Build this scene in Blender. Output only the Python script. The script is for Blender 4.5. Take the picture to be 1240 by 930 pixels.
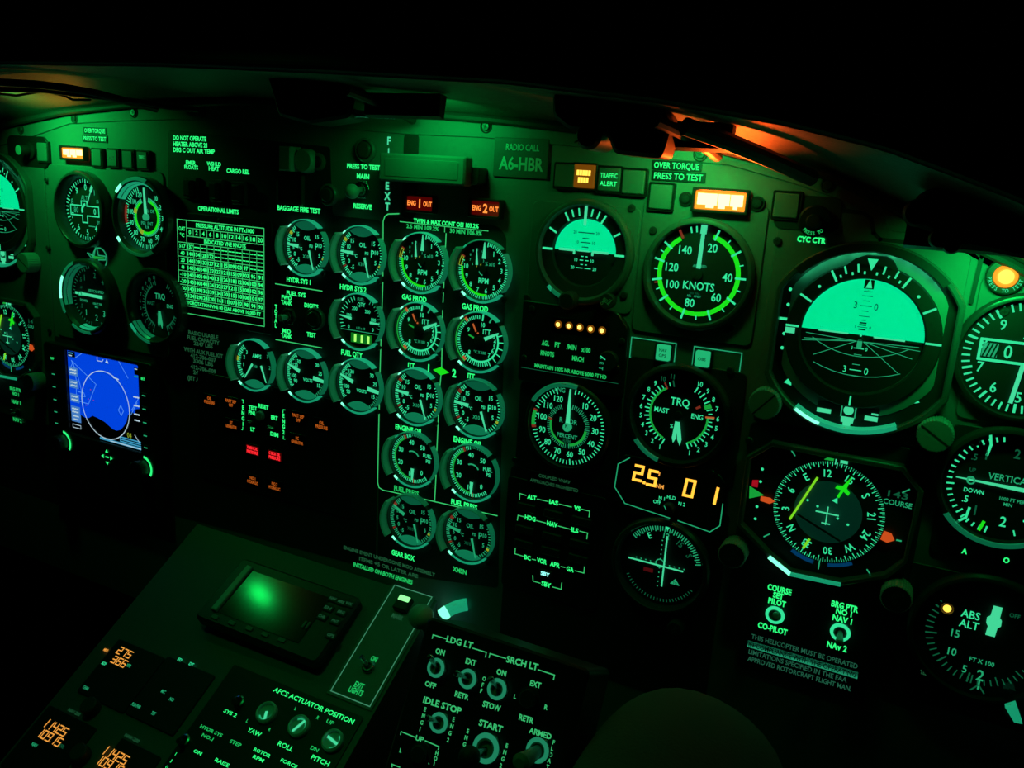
import bpy, math, random
from mathutils import Vector, Matrix
random.seed(4)
for _o in list(bpy.data.objects): bpy.data.objects.remove(_o)
S = bpy.context.scene
COL = S.collection
# ------------------------------------------------------------------ camera, world, lights, exposure
FOC = 1003.8                                     # focal length in pixels of the 1240-wide frame
CAM = Vector((0.3982, -0.6204, 1.1088))
RX = Vector((0.88940, 0.45251, 0.06482)); UP = Vector((-0.16078, 0.17693, 0.97100)); FW = Vector((-0.42792, 0.87403, -0.23011))
cd = bpy.data.cameras.new('camera'); cam = bpy.data.objects.new('camera', cd); COL.objects.link(cam)
cd.sensor_fit = 'HORIZONTAL'; cd.sensor_width = 36; cd.lens = FOC / 1240 * 36; cd.clip_start = .01
cam.matrix_world = Matrix(((RX.x, UP.x, -FW.x, CAM.x), (RX.y, UP.y, -FW.y, CAM.y), (RX.z, UP.z, -FW.z, CAM.z), (0, 0, 0, 1)))
S.camera = cam
S.view_settings.view_transform = 'Standard'; S.view_settings.look = 'None'
S.view_settings.exposure = 0; S.view_settings.gamma = 1; S.view_settings.use_curve_mapping = False
W = bpy.data.worlds.new('night'); S.world = W; W.use_nodes = True
W.node_tree.nodes['Background'].inputs[0].default_value = (.0, .0, .0, 1)
W.node_tree.nodes['Background'].inputs[1].default_value = 0
GREEN = (.004, 1, .13)
def area(name, loc, to, e, sx, sy, col=GREEN, spread=180):
    l = bpy.data.lights.new(name, 'AREA'); l.shape = 'RECTANGLE'; l.size = sx; l.size_y = sy; l.energy = e; l.color = col; l.spread = math.radians(spread)
    o = bpy.data.objects.new(name, l); COL.objects.link(o); o.location = loc
    o.rotation_euler = (Vector(to) - Vector(loc)).to_track_quat('-Z', 'Y').to_euler()
    return o
# the night lamps under the glareshield lip that wash the top of the panel
area('flood_lamp', (-.475, -.080, 1.163), (-.455, 0, 1.10), .10, .032, .014, GREEN, 124)
area('flood_lamp', (.025, -.060, 1.163), (.01, 0, 1.12), .052, .06, .010, GREEN, 160)
area('flood_lamp', (.240, -.060, 1.148), (.232, 0, 1.11), .052, .05, .010, GREEN, 120)
area('flood_lamp', (.432, -.055, 1.090), (.428, 0, 1.05), .040, .04, .010, GREEN, 120)
# a dim green map lamp in the cabin roof: it reaches the pedestal and the knee, the glareshield keeps it off the panel
area('roof_lamp', (-.14, -.42, 1.60), (-.02, -.25, .65), .05, .06, .06, GREEN, 50)
# ------------------------------------------------------------------ materials
def mat(name, col, rough=.5, metal=0, spec=.5, bump=0, bscale=300, em=None, es=0, var=0):
    m = bpy.data.materials.new(name); m.use_nodes = True; nt = m.node_tree; b = nt.nodes['Principled BSDF']
    b.inputs['Base Color'].default_value = (*col, 1); b.inputs['Roughness'].default_value = rough
    b.inputs['Metallic'].default_value = metal; b.inputs['Specular IOR Level'].default_value = spec
    if em: b.inputs['Emission Color'].default_value = (*em, 1); b.inputs['Emission Strength'].default_value = es
    if bump or var:
        tc = nt.nodes.new('ShaderNodeTexCoord'); n = nt.nodes.new('ShaderNodeTexNoise'); n.inputs['Scale'].default_value = bscale; n.inputs['Detail'].default_value = 4
        nt.links.new(tc.outputs['Object'], n.inputs['Vector'])
        if bump:
            bp = nt.nodes.new('ShaderNodeBump'); bp.inputs['Strength'].default_value = bump; bp.inputs['Distance'].default_value = .001
            nt.links.new(n.outputs['Fac'], bp.inputs['Height']); nt.links.new(bp.outputs['Normal'], b.inputs['Normal'])
        if var:
            r = nt.nodes.new('ShaderNodeMapRange'); r.inputs['To Min'].default_value = max(0, rough - var); r.inputs['To Max'].default_value = min(1, rough + var)
            nt.links.new(n.outputs['Fac'], r.inputs['Value']); nt.links.new(r.outputs['Result'], b.inputs['Roughness'])
    return m
def emis(name, col, s): return mat(name, (.02, .02, .02), .6, em=col, es=s)
LEG = (.02, .82, .17); MRK = (.03, .72, .29)
M_ = dict(
    panel=mat('grey_panel_paint', (.21, .21, .21), .55, bump=.15, bscale=900, var=.1),
    plate=mat('grey_subpanel_paint', (.20, .20, .20), .5, bump=.15, bscale=900, var=.1),
    black=mat('black_anodised_metal', (.018, .018, .018), .38, bump=.1, bscale=800, var=.08),
    satin=mat('satin_black_bezel', (.05, .05, .05), .3, var=.06),
    bezel=mat('dark_grey_bezel', (.13, .13, .13), .35, var=.08),
    clear=mat('frosted_light_wedge', (.62, .66, .64), .32, var=.08),
    dial=mat('matt_black_dial', (.022, .022, .022), .7),
    dialgrey=mat('dial_cover_plate', (.42, .45, .44), .5),
    handle=mat('worn_handle_paint', (.17, .18, .17), .42, bump=.1, bscale=300, var=.1), blackplate=mat('black_legend_plate', (.03, .03, .03), .5, bump=.1, bscale=900, var=.1), cover=mat('bright_painted_glint', (.42, .45, .44), .5, em=(.01, .45, .2), es=.36), glint_dim=mat('faint_painted_glint', (.42, .45, .44), .5, em=(.01, .45, .2), es=.2), knob=mat('grey_knob_plastic', (.46, .47, .46), .38, var=.06),  # dial cover emission carries the reflected light
    metal=mat('worn_steel', (.55, .55, .55), .28, metal=1, var=.1),
    rubber=mat('black_rubber', (.03, .03, .03), .6),
    tape=mat('black_label_tape', (.012, .012, .012), .45),
    white=mat('white_lettering_paint', (.88, .88, .88), .6), signplate=mat('engraved_sign_plate', (.10, .10, .10), .5),
    grey=mat('faded_lettering_paint', (.16, .16, .16), .6),
    hood=mat('dark_hood_leathercloth', (.13, .12, .11), .55, bump=.5, bscale=400, var=.1),
    cable=mat('black_cable_sheath', (.012, .012, .012), .5),
    ped=mat('pedestal_paint', (.10, .10, .10), .5, bump=.2, bscale=700, var=.1),
    cloth=mat('dark_flight_suit_cloth', (.17, .18, .14), .85, bump=.6, bscale=500),
    floor=mat('dark_floor_paint', (.03, .03, .03), .7, bump=.2, bscale=100),
    screen=mat('dark_display_glass', (.006, .006, .006), .14, spec=.9),
    leg=emis('legend_glow', LEG, 1.4), legd=emis('legend_glow_soft', LEG, .65), legx=emis('legend_glow_faint', (.10, .75, .28), .10),
    mk=emis('dial_mark_glow', MRK, 1.1), mkd=emis('dial_mark_glow_soft', MRK, .50), mkx=emis('dial_mark_glow_faint', MRK, .12),
    mko=emis('orange_dial_mark', (1, .22, .05), .45), mkr=emis('red_dial_mark', (.8, .10, .05), .22), mky=emis('yellow_dial_mark', (.55, .75, .04), .5),
    mkg=emis('green_dial_arc', (.012, .88, .012), .85), mkgd=emis('green_dial_arc_soft', (.015, .70, .08), .5),
    ndl=emis('needle_glow', (.06, .74, .34), .95), lime=emis('lime_pointer', (.25, .9, .02), .8),
    sky=emis('lit_attitude_sky', (.0, .84, .32), .95), gnd=mat('attitude_ground', (.02, .02, .02), .6),
    line=emis('panel_line_glow', (.05, .80, .20), .75), lined=emis('panel_line_soft', (.12, .6, .30), .25),
    amber=emis('amber_lamp_lens', (1, .30, .015), 1.3), amberhot=emis('amber_lamp_hot', (1, .78, .32), 2.4), ambery=emis('yellow_lamp_hot', (1, .60, .07), 1.7), ambers=emis('amber_lamp_body', (1, .30, .01), .16),
    amberd=emis('amber_digit', (1, .45, .04), 1.6), ambersoft=emis('amber_legend', (1, .20, .02), .55), ambx=emis('amber_digit_soft', (1, .40, .06), .95),
    ghost=mat('unlit_digit', (.10, .09, .06), .5),
    red=emis('red_legend', (1, .02, .03), 1.5), redbg=emis('red_lamp_lens', (1, .008, .006), .065), redhot=emis('red_lamp_legend', (1, .25, .04), 1.5),
    grnhot=emis('green_lamp_hot', (.26, 1, .30), 1.4), grnlamp=emis('green_lamp_lens', (.03, .8, .10), .5), btn=emis('lit_button_face', (.02, .60, .22), .75),
    bead=emis('instrument_lamp_bulb', (.05, 1, .40), 40), beadlo=emis('instrument_lamp_bulb_dim', (.06, 1, .42), 10),
    lcd=emis('green_digit_bar', (.30, 1, .12), 1.6), lcdd=emis('green_digit_window', (.01, .45, .03), .35),
    wlit=mat('lit_light_wedge', (.5, .55, .53), .3, em=(.015, .62, .30), es=.46), wmid=mat('half_lit_light_wedge', (.5, .55, .53), .3, em=(.012, .60, .26), es=.16), whot=mat('light_wedge_lamp_end', (.5, .55, .53), .3, em=(.20, 1, .60), es=1.5), wdim=mat('wedge_painted_faint_light', (.42, .44, .43), .4, em=(.01, .55, .16), es=.075),  # stepped emission puts the lamp light into the arc materials
    blue=emis('map_water_blue', (.0, .055, .72), 1.0), bluel=emis('map_line_blue', (.10, .35, .95), .9), mapw=emis('map_white_line', (.55, .75, .85), .8),
    mapk=mat('map_black_land', (.003, .003, .004), .3), bluew=emis('map_softkey_blue', (.08, .28, .75), .7), cyan=emis('map_cyan_bar', (.06, .45, .75), .7),
    bluetint=emis('blue_dial_tint', (.0, .10, .30), .35), orange=emis('orange_bug', (1, .13, .02), .6), redflag=emis('red_flag', (.8, .01, .03), .45),
)
g = bpy.data.materials.new('instrument_glass'); g.use_nodes = True; nt = g.node_tree; nt.nodes.clear()
_o = nt.nodes.new('ShaderNodeOutputMaterial'); _t = nt.nodes.new('ShaderNodeBsdfTransparent'); _g = nt.nodes.new('ShaderNodeBsdfGlossy'); _x = nt.nodes.new('ShaderNodeMixShader')
_g.inputs['Roughness'].default_value = .06; _x.inputs[0].default_value = .035
nt.links.new(_t.outputs[0], _x.inputs[1]); nt.links.new(_g.outputs[0], _x.inputs[2]); nt.links.new(_x.outputs[0], _o.inputs[0])
M_['glass'] = g
M_['mkring'] = emis('painted_glow_ring', (.04, .70, .34), .30)  # emission stands in for lamp light on the switch collars
M_['ambh2'] = emis('amber_point_hot', (1, .50, .08), 3.2)
M_['mkhot'] = emis('cyan_hot_legend', (.25, .9, .75), 1.6)
M_['legc'] = emis('collective_legend_glow', (.06, .78, .24), .62); M_['lineped'] = emis('pedestal_line_glow', (.14, .75, .38), .30)
# ------------------------------------------------------------------ geometry helpers (all shapes in millimetres, board-local: x right, y up, z off the board)
def rad(a): return a * math.pi / 180
def pol(a, r, cx=0, cy=0): return (cx + r * math.sin(rad(a)), cy + r * math.cos(rad(a)))   # clock angle
_glyph = {}
def glyphs(s, bold=.012, shear=0):
    k = (s, bold, shear)
    if k not in _glyph:
        cu = bpy.data.curves.new('t', 'FONT'); cu.body = s; cu.size = 1; cu.offset = bold; cu.resolution_u = 2; cu.shear = shear; cu.fill_mode = 'FRONT'
        ob = bpy.data.objects.new('t', cu); me = bpy.data.meshes.new_from_object(ob)
        vs = [(v.co.x, v.co.y) for v in me.vertices]; fs = [tuple(p.vertices) for p in me.polygons]
        bpy.data.meshes.remove(me); bpy.data.objects.remove(ob); bpy.data.curves.remove(cu)
        if vs:
            x0 = min(v[0] for v in vs); x1 = max(v[0] for v in vs); y0 = min(v[1] for v in vs); y1 = max(v[1] for v in vs)
        else: x0 = x1 = y0 = y1 = 0
        _glyph[k] = (vs, fs, x0, x1, y0, y1)
    return _glyph[k]
def rr(w, h, r, cx=0, cy=0, n=4):
    p = []
    for (sx, sy, a) in ((1, 1, 0), (-1, 1, 90), (-1, -1, 180), (1, -1, 270)):
        for i in range(n + 1):
            t = rad(a + 90 * i / n); p.append((cx + sx * (w / 2 - r) + r * math.cos(t), cy + sy * (h / 2 - r) + r * math.sin(t)))
    return p
def fillet(pts, r, n=4):
    out = []; N = len(pts)
    for i in range(N):
        a, b, c = Vector(pts[i - 1]), Vector(pts[i]), Vector(pts[(i + 1) % N])
        u, v = (a - b), (c - b); lu, lv = u.length, v.length
        k = min(r, lu * .45, lv * .45); u.normalize(); v.normalize(); p, q = b + u * k, b + v * k
        for j in range(n + 1):
            t = j / n; out.append(tuple((p * (1 - t) + b * t) * (1 - t) + (b * (1 - t) + q * t) * t))
    return out
def ccw(p):
    return p if sum(p[i - 1][0] * p[i][1] - p[i][0] * p[i - 1][1] for i in range(len(p))) > 0 else p[::-1]
def inset(p, d):
    out = []; N = len(p)
    for i in range(N):
        a, b, c = Vector(p[i - 1]), Vector(p[i]), Vector(p[(i + 1) % N])
        u, v = (b - a), (c - b)
        if u.length < 1e-6: u = v.copy()
        if v.length < 1e-6: v = u.copy()
        u.normalize(); v.normalize()
        nu, nv = Vector((-u.y, u.x)), Vector((-v.y, v.x)); m = nu + nv
        if m.length < 1e-6: m = nu
        m.normalize(); out.append(tuple(b + m * (d / max(.35, m.dot(nu)))))
    return out
class MB:
    def __init__(s): s.v = []; s.f = []; s.m = []; s.mats = []; s.flat = []
    def mi(s, k):
        if k not in s.mats: s.mats.append(k)
        return s.mats.index(k)
    def add(s, vs, fs, k):
        o = len(s.v); i = s.mi(k); s.v += [tuple(v) for v in vs]
        for f in fs: s.f.append(tuple(o + q for q in f)); s.m.append(i)
    def lathe(s, prof, k, n=48, a0=0, a1=360, cx=0, cy=0, ax=None):
        full = abs(a1 - a0) >= 360; N = n if full else n + 1; vs = []; fs = []; P = len(prof)
        for i in range(N):
            t = rad(a0 + (a1 - a0) * i / n)
            for r, z in prof: vs.append((cx + r * math.sin(t), cy + r * math.cos(t), z))
        for i in range(n):
            j = (i + 1) % N
            for q in range(P - 1): fs.append((i * P + q, i * P + q + 1, j * P + q + 1, j * P + q))
        if not full:
            for i in range(n): fs.append((i * P + P - 1, i * P, (i + 1) * P, (i + 1) * P + P - 1))
            fs.append(tuple(range(P))); fs.append(tuple(n * P + q for q in range(P))[::-1])
        if ax:
            B = Vector((0, 0, 1)).rotation_difference(Vector(ax).normalized()).to_matrix()
            vs = [tuple(B @ Vector((v[0] - cx, v[1] - cy, v[2])) + Vector((cx, cy, 0))) for v in vs]
        s.add(vs, fs, k); return s
    def prism(s, p, z0, z1, k, bev=0, kt=None):
        p = ccw(p); n = len(p); vs = [(x, y, z0) for x, y in p]; fs = []
        rings = [(p, z1 - bev)] + ([(inset(p, bev), z1)] if bev else [])
        for q, z in rings: vs += [(x, y, z) for x, y in q]
        for r in range(len(rings)):
            for i in range(n): j = (i + 1) % n; fs.append((r * n + i, r * n + j, r * n + n + j, r * n + n + i))
        s.add(vs, fs + [tuple(range(n))[::-1]], k); o = len(vs) - n
        s.add(vs[o:], [tuple(range(n))], kt or k); return s
    def frame(s, p, q, z0, z1, k, bev=.6):           # closed ring between outline p and inner outline q (same count)
        p, q = ccw(p), ccw(q); n = len(p); pi, qi = inset(p, bev), inset(q, -bev)
        R = [(p, z0), (p, z1 - bev), (pi, z1), (qi, z1), (q, z1 - bev), (q, z0)]; vs = []; fs = []
        for a, z in R: vs += [(x, y, z) for x, y in a]
        for r in range(6):
            t = (r + 1) % 6
            for i in range(n): j = (i + 1) % n; fs.append((r * n + i, r * n + j, t * n + j, t * n + i))
        s.add(vs, fs, k); return s
    def poly(s, p, z, k): p = ccw(p); s.add([(x, y, z) for x, y in p], [tuple(range(len(p)))], k); return s
    def disc(s, r, z, k, cx=0, cy=0, n=40): return s.poly([(cx + r * math.cos(2 * math.pi * i / n), cy + r * math.sin(2 * math.pi * i / n)) for i in range(n)], z, k)
    def line(s, p, w, z, k, close=False):
        if close: p = list(p) + [p[0], p[1]]
        for i in range(len(p) - 1):
            a, b = Vector(p[i]), Vector(p[i + 1]); d = b - a
            if d.length < 1e-6: continue
            d.normalize(); nrm = Vector((-d.y, d.x)) * w / 2; e = d * w * .45
            s.add([(*(a - e + nrm), z), (*(a - e - nrm), z), (*(b + e - nrm), z), (*(b + e + nrm), z)], [(0, 1, 2, 3)], k)
        return s
    def tick(s, a, r0, r1, w, z, k, cx=0, cy=0):
        p, q = Vector(pol(a, r0, cx, cy)), Vector(pol(a, r1, cx, cy)); d = (q - p).normalized(); nrm = Vector((-d.y, d.x)) * w / 2
        s.add([(*(p + nrm), z), (*(p - nrm), z), (*(q - nrm), z), (*(q + nrm), z)], [(0, 1, 2, 3)], k); return s
    def ticks(s, a0, a1, n, r0, r1, w, z, k, cx=0, cy=0, every=0, rl=None, wl=None):
        for i in range(n + 1):
            big = every and i % every == 0
            s.tick(a0 + (a1 - a0) * i / n, (rl if big and rl is not None else r0), r1, (wl or w) if big else w, z, k, cx, cy)
        return s
    def arc(s, a0, a1, r0, r1, z, k, cx=0, cy=0):
        n = max(4, int(abs(a1 - a0) / 6)); vs = []; fs = []
        for i in range(n + 1):
            a = a0 + (a1 - a0) * i / n; vs += [(*pol(a, r0, cx, cy), z), (*pol(a, r1, cx, cy), z)]
        fs = [(2 * i, 2 * i + 2, 2 * i + 3, 2 * i + 1) for i in range(n)]; s.add(vs, fs, k); return s
    def text(s, t, x, y, h, z, k, w=None, rot=0, bold=.012, shear=0, wmax=None):
        vs, fs, x0, x1, y0, y1 = glyphs(t, bold, shear)
        if not vs: return s
        _, _, _, _, b0, b1 = glyphs('H', bold)
        ky = h / (b1 - b0); kx = w / (x1 - x0) if w else ky * .86; c, q = math.cos(rad(rot)), math.sin(rad(rot)); out = []
        if not w and wmax and kx * (x1 - x0) > wmax: kx = wmax / (x1 - x0)
        for a, b in vs:
            a = (a - (x0 + x1) / 2) * kx; b = (b - (b0 + b1) / 2) * ky; out.append((x + a * c - b * q, y + a * q + b * c, z))
        s.add(out, fs, k); return s
    def box(s, x0, x1, y0, y1, z0, z1, k, bev=.5): return s.prism([(x0, y0), (x1, y0), (x1, y1), (x0, y1)], z0, z1, k, bev)
    def ball(s, r, c, k, n=20, m=10, sz=1):
        vs = []; fs = []
        for i in range(m + 1):
            t = math.pi * i / m
            for j in range(n): a = 2 * math.pi * j / n; vs.append((c[0] + r * math.sin(t) * math.cos(a), c[1] + r * math.sin(t) * math.sin(a), c[2] + r * sz * math.cos(t)))
        for i in range(m):
            for j in range(n): fs.append((i * n + j, (i + 1) * n + j, (i + 1) * n + (j + 1) % n, i * n + (j + 1) % n))
        s.add(vs, fs, k); return s
    def tube(s, pts, r, k, n=10):
        pts = [Vector(p) for p in pts]; rs = r if isinstance(r, (list, tuple)) else [r] * len(pts); vs = []; fs = []
        for i, p in enumerate(pts):
            d = (pts[min(i + 1, len(pts) - 1)] - pts[max(i - 1, 0)]).normalized(); u = d.cross(Vector((.31, .2, .93))).normalized(); v = d.cross(u)
            for j in range(n): a = 2 * math.pi * j / n; vs.append(tuple(p + (u * math.cos(a) + v * math.sin(a)) * rs[i]))
        for i in range(len(pts) - 1):
            for j in range(n): fs.append((i * n + j, i * n + (j + 1) % n, (i + 1) * n + (j + 1) % n, (i + 1) * n + j))
        fs += [tuple(range(n))[::-1], tuple((len(pts) - 1) * n + j for j in range(n))]; s.add(vs, fs, k); return s
    def seg(s, t, x, y, w, h, z, k, lw=None, sh=0, gap=1.25):
        SG = {'0': 'abcdef', '1': 'bc', '2': 'abged', '3': 'abgcd', '4': 'fgbc', '5': 'afgcd', '6': 'afgedc', '7': 'abc', '9': 'abcdfg'}
        lw = lw or w * .2; i = 0
        for ch in t:
            ox = x + i * w * gap
            if ch == '.':
                s.poly([(ox - w * .18, y), (ox - w * .18 + lw, y), (ox - w * .18 + lw, y + lw), (ox - w * .18, y + lw)], z, k); continue
            P = {'a': ((0, 1), (1, 1)), 'b': ((1, 1), (1, .5)), 'c': ((1, .5), (1, 0)), 'd': ((0, 0), (1, 0)), 'e': ((0, 0), (0, .5)), 'f': ((0, .5), (0, 1)), 'g': ((0, .5), (1, .5))}
            for q in SG.get(ch, ''):
                (a, b), (c, d) = P[q]; s.line([(ox + a * w + b * h * sh, y + b * h), (ox + c * w + d * h * sh, y + d * h)], lw, z, k)
            i += 1
        return s
    def build(s, name, parent=None, mw=None, label=None, cat=None, group=None, kind=None, raw=False):
        me = bpy.data.meshes.new(name); k = 1 if raw else .001
        me.from_pydata([(a * k, b * k, c * k) for a, b, c in s.v], [], s.f)
        for q in s.mats: me.materials.append(M_[q] if isinstance(q, str) else q)
        me.polygons.foreach_set('material_index', s.m); me.update(); me.validate()
        me.shade_smooth(); me.set_sharp_from_angle(angle=rad(32))
        o = bpy.data.objects.new(name, me); COL.objects.link(o)
        if parent: o.parent = parent
        if mw is not None: o.matrix_world = mw
        return tag(o, label, cat, group, kind)
def tag(o, label=None, cat=None, group=None, kind=None):
    for a, b in (('label', label), ('category', cat), ('group', group), ('kind', kind)):
        if b: o[a] = b
    return o
class Board:                                        # a flat board in the cockpit; pix() finds where a sight line meets it
    def __init__(s, O, tilt):
        a = rad(tilt); s.O = Vector(O); s.X = Vector((1, 0, 0)); s.Y = Vector((0, math.sin(a), math.cos(a))); s.N = Vector((0, -math.cos(a), math.sin(a)))
    def pix(s, x, y, z=0):                          # -> board millimetres
        d = RX * ((x - 620) / FOC) - UP * ((y - 465) / FOC) + FW; O = s.O + s.N * (z * .001)
        p = CAM + d * ((O - CAM).dot(s.N) / d.dot(s.N)) - s.O; return (p.dot(s.X) * 1000, p.dot(s.Y) * 1000)
    def mw(s, x, y, z=0):
        p = s.O + (s.X * x + s.Y * y + s.N * z) * .001
        return Matrix(((1, 0, 0, p.x), (0, s.Y.y, s.N.y, p.y), (0, s.Y.z, s.N.z, p.z), (0, 0, 0, 1)))
    def rect(s, x0, y0, x1, y1, z=0): return s.pix(x0, y0, z), s.pix(x1, y1, z)
def sight(x, y, d): return CAM + (RX * ((x - 620) / FOC) - UP * ((y - 465) / FOC) + FW) * d
MAIN = Board((0, 0, 0), 0)
_j = MAIN.pix(330, 662); PED = Board((_j[0] / 1000, 0, _j[1] / 1000), 57)
COLL = Board(sight(600, 850, .5), 28)
def thing(name, label, cat, B, x, y, z=0, group=None, px=True):
    o = bpy.data.objects.new(name, None); o.empty_display_size = .01; COL.objects.link(o)
    if px: x, y = B.pix(x, y, 0 if px is True else px)
    o.matrix_world = B.mw(x, y, z); tag(o, label, cat, group); o['xy'] = (x, y); return o
def lettering(B, items, parent, name='lettering', z=.35):
    mb = MB()                                       # items: (text, px, py, width px, cap height px, material [, z, rot])
    for it in items:
        t, px, py, w, h, k = it[:6]; zz = it[6] if len(it) > 6 and it[6] else z; rot = it[7] if len(it) > 7 else 0
        x, y = B.pix(px, py, zz); a = B.pix(px - w / 2, py, zz); b = B.pix(px + w / 2, py, zz); c = B.pix(px, py - h / 2, zz); d = B.pix(px, py + h / 2, zz)
        W_, H_ = abs(b[0] - a[0]), abs(c[1] - d[1])
        mb.text(t, x, y, H_, zz, k, w=W_ if len(t) > 1 else None, rot=rot, bold=.034, shear=.25 if len(it) > 8 else 0)
    return mb
def plines(mb, B, lines, w, k, z=.35):
    for L in lines: mb.line([B.pix(x, y, z) for x, y in L], w, z, k)
def screw(mb, x, y, z, r=3.2, k='black', rot=20):
    mb.lathe([(r, z - .6), (r, z + .8), (r * .8, z + 1.5), (0, z + 1.6)], k, 16, cx=x, cy=y)
    for a in (rot, rot + 90): mb.tick(a, -r * .6, r * .6, r * .24, z + 1.75, 'rubber', x, y)
# ------------------------------------------------------------------ setting: floor, panel board, pedestal
mb = MB(); mb.box(-1100, 1000, -1400, 500, -20, 0, 'floor', 1)
mb2 = MB(); mb2.box(-1100, 1000, -1400, -60, 1640, 1660, 'floor', 1); mb2.build('ceiling', mw=Matrix.Identity(4), kind='structure', label='dark cabin roof')
for nm, xa_ in (('wall_left', -1100), ('wall_right', 990)): mb2 = MB(); mb2.box(xa_, xa_ + 10, -1400, 500, 51, 1640, 'floor', 1); mb2.build(nm, mw=Matrix.Identity(4), kind='structure', label='dark cockpit side wall')
mb.build('floor', mw=Matrix.Translation((0, 0, .05)), kind='structure', label='dark cockpit floor', raw=False)
TOP = [(-760, 1072), (-680, 1110), (-583, 1137), (-466, 1155), (-362, 1164), (-204, 1170), (-69, 1166), (64, 1160), (223, 1149), (323, 1131), (451, 1078), (560, 1015)]
board = thing('dashboard', 'wide grey instrument panel with arched top edge carrying all the dials', 'instrument panel', MAIN, 0, 600, px=False)
INV = MAIN.mw(0, 0)
def onto(mb, name, parent, B=MAIN, **k): return mb.build(name, parent, mw=B.mw(0, 0), **k)
bpy.context.view_layer.update()
mb = MB(); mb.prism([(-760, 600)] + [(560, 600)] + TOP[::-1], -6, 0, 'panel', .6); onto(mb, 'panel_board', board)
SEAM = [(33, 168), (85, 150), (155, 146.5), (212, 145), (330, 148), (440, 158), (491, 162.5), (584, 166.5), (700, 178), (800, 192), (883, 200), (960, 222), (1064, 257), (1160, 290)]
sp = [MAIN.pix(*q) for q in SEAM]; sp = [(-700, 1096)] + sp + [(500, 1032)]
strip = [(x, y - .8) for x, y in TOP if -700 <= x <= 470]
mb = MB(); mb.prism(sp + [(500, 1048)] + strip[::-1], 0, 1.6, 'panel', .4); onto(mb, 'edge_strip', board)
for (px, py) in ((27, 157), (92, 143.5), (164, 136.5), (247, 135.5), (590, 153.5), (849, 187), (1003, 224)):
    x, y = MAIN.pix(px, py); mb = MB(); mb.lathe([(5.4, 1.4), (5.4, 2.2), (4.4, 2.6)], 'rubber', 20, cx=x, cy=y); screw(mb, x, y, 2, 3.6, 'satin'); onto(mb, 'screw', board)
def subplate(label, pxs, r=7, t=1.5, screws=(), mm=False, k='plate'):
    pts = [MAIN.pix(*q) for q in pxs] if not mm else pxs
    cx = sum(p[0] for p in pts) / len(pts); cy = sum(p[1] for p in pts) / len(pts)
    o = thing('instrument_subpanel', label, 'panel plate', MAIN, cx, cy, px=False)
    m = MB(); m.prism(fillet(pts, r), .05, t, k, .5 if t > 1 else .1); onto(m, 'plate', o)
    for (px, py) in screws:
        x, y = MAIN.pix(px, py); m = MB(); screw(m, x, y, t + .2, 3.0, 'satin', random.uniform(0, 90)); onto(m, 'screw', o)
    return o
subplate('grey plate around the four copilot dials left of the speed table', [(-501, 1101), (-318, 1101), (-318, 906), (-501, 906)], 8, 1.5, ((58, 218), (183, 228), (60, 300), (62, 400)), True)
subplate('narrow dark plate at the left picture edge around the copilot attitude dial', [(-690, 1101), (-508, 1101), (-508, 790), (-690, 790)], 8, 1.5, (), True)
subplate('grey plate behind the small attitude dial under the yellow caution button', [(103, 1100), (194.5, 1100), (194.5, 1018), (103, 1018)], 6, 1.5, ((766, 252), (639, 360), (757, 357)), True)
subplate('grey plate behind the airspeed dial marked in knots', [(196, 1108), (289, 1108), (289, 1006), (196, 1006)], 6, 1.5, ((792, 279), (886, 396)), True)
subplate('dark plate behind the rotor speed dial', [(103, 951), (194.5, 951), (194.5, 875), (103, 875)], 6, 1.5, ((625, 556), (727, 470)), True, 'blackplate')
subplate('dark plate behind the torque dial of the pilot', [(196, 986), (289, 986), (289, 897), (196, 897)], 6, 1.5, ((885, 448), (862, 572)), True, 'blackplate')
subplate('big grey plate around the large attitude dial of the pilot', [(298, 1107), (365, 1107), (368, 1097), (420, 1097), (420, 953), (296, 953), (296, 1085)], 6, 1.5, ((942, 292),), True)
pass
_g = MB(); _g.line([MAIN.pix(*q, 1.8) for q in ((1008, 253), (1046, 258), (1055, 265), (1058, 282), (1066, 290), (1120, 296), (1180, 303), (1189, 311), (1176, 366))], 2.6, 1.7, 'rubber'); onto(_g, 'gasket', bpy.data.objects['dashboard'])
subplate('black plate around the large eight-sided compass dial of the pilot', [(296, 951), (420, 951), (420, 770), (296, 770)], 6, 1.5, ((908, 533),), True, 'blackplate')
subplate('black lettered plate around the speed table and hydraulic gauges', [(204, 157), (400, 178), (403, 261), (461.5, 267), (455, 690), (200, 620)], 4, .3, (), False, 'blackplate')
subplate('black lettered plate around the two engine gauge columns', [(464.5, 262), (603, 274), (613, 286), (603, 712), (457, 692)], 4, .3, (), False, 'blackplate')
subplate('black plate around the autopilot mode panel and the dim course deviation dial', [(99, 873), (290, 873), (290, 700), (99, 700)], 4, .3, (), True, 'blackplate')
subplate('black plate around the blue map display', [(-690, 904), (-318, 904), (-318, 690), (-690, 690)], 4, .3, (), True, 'blackplate')
subplate('grey plate at the right picture edge behind the big altimeter', [(432, 1077), (530, 1077), (530, 978), (428, 978), (428, 1070)], 6, 1.5, ((1216, 377),), True)
subplate('dark plate behind the right hand vertical speed dial', [(428, 974), (530, 974), (530, 880), (428, 880)], 6, 1.5, ((1181, 534),), True, 'blackplate')
subplate('dark plate behind the lower right radio altitude dial', [(414, 870), (540, 870), (540, 765), (414, 765)], 6, 1.5, (), True, 'blackplate')
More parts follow.
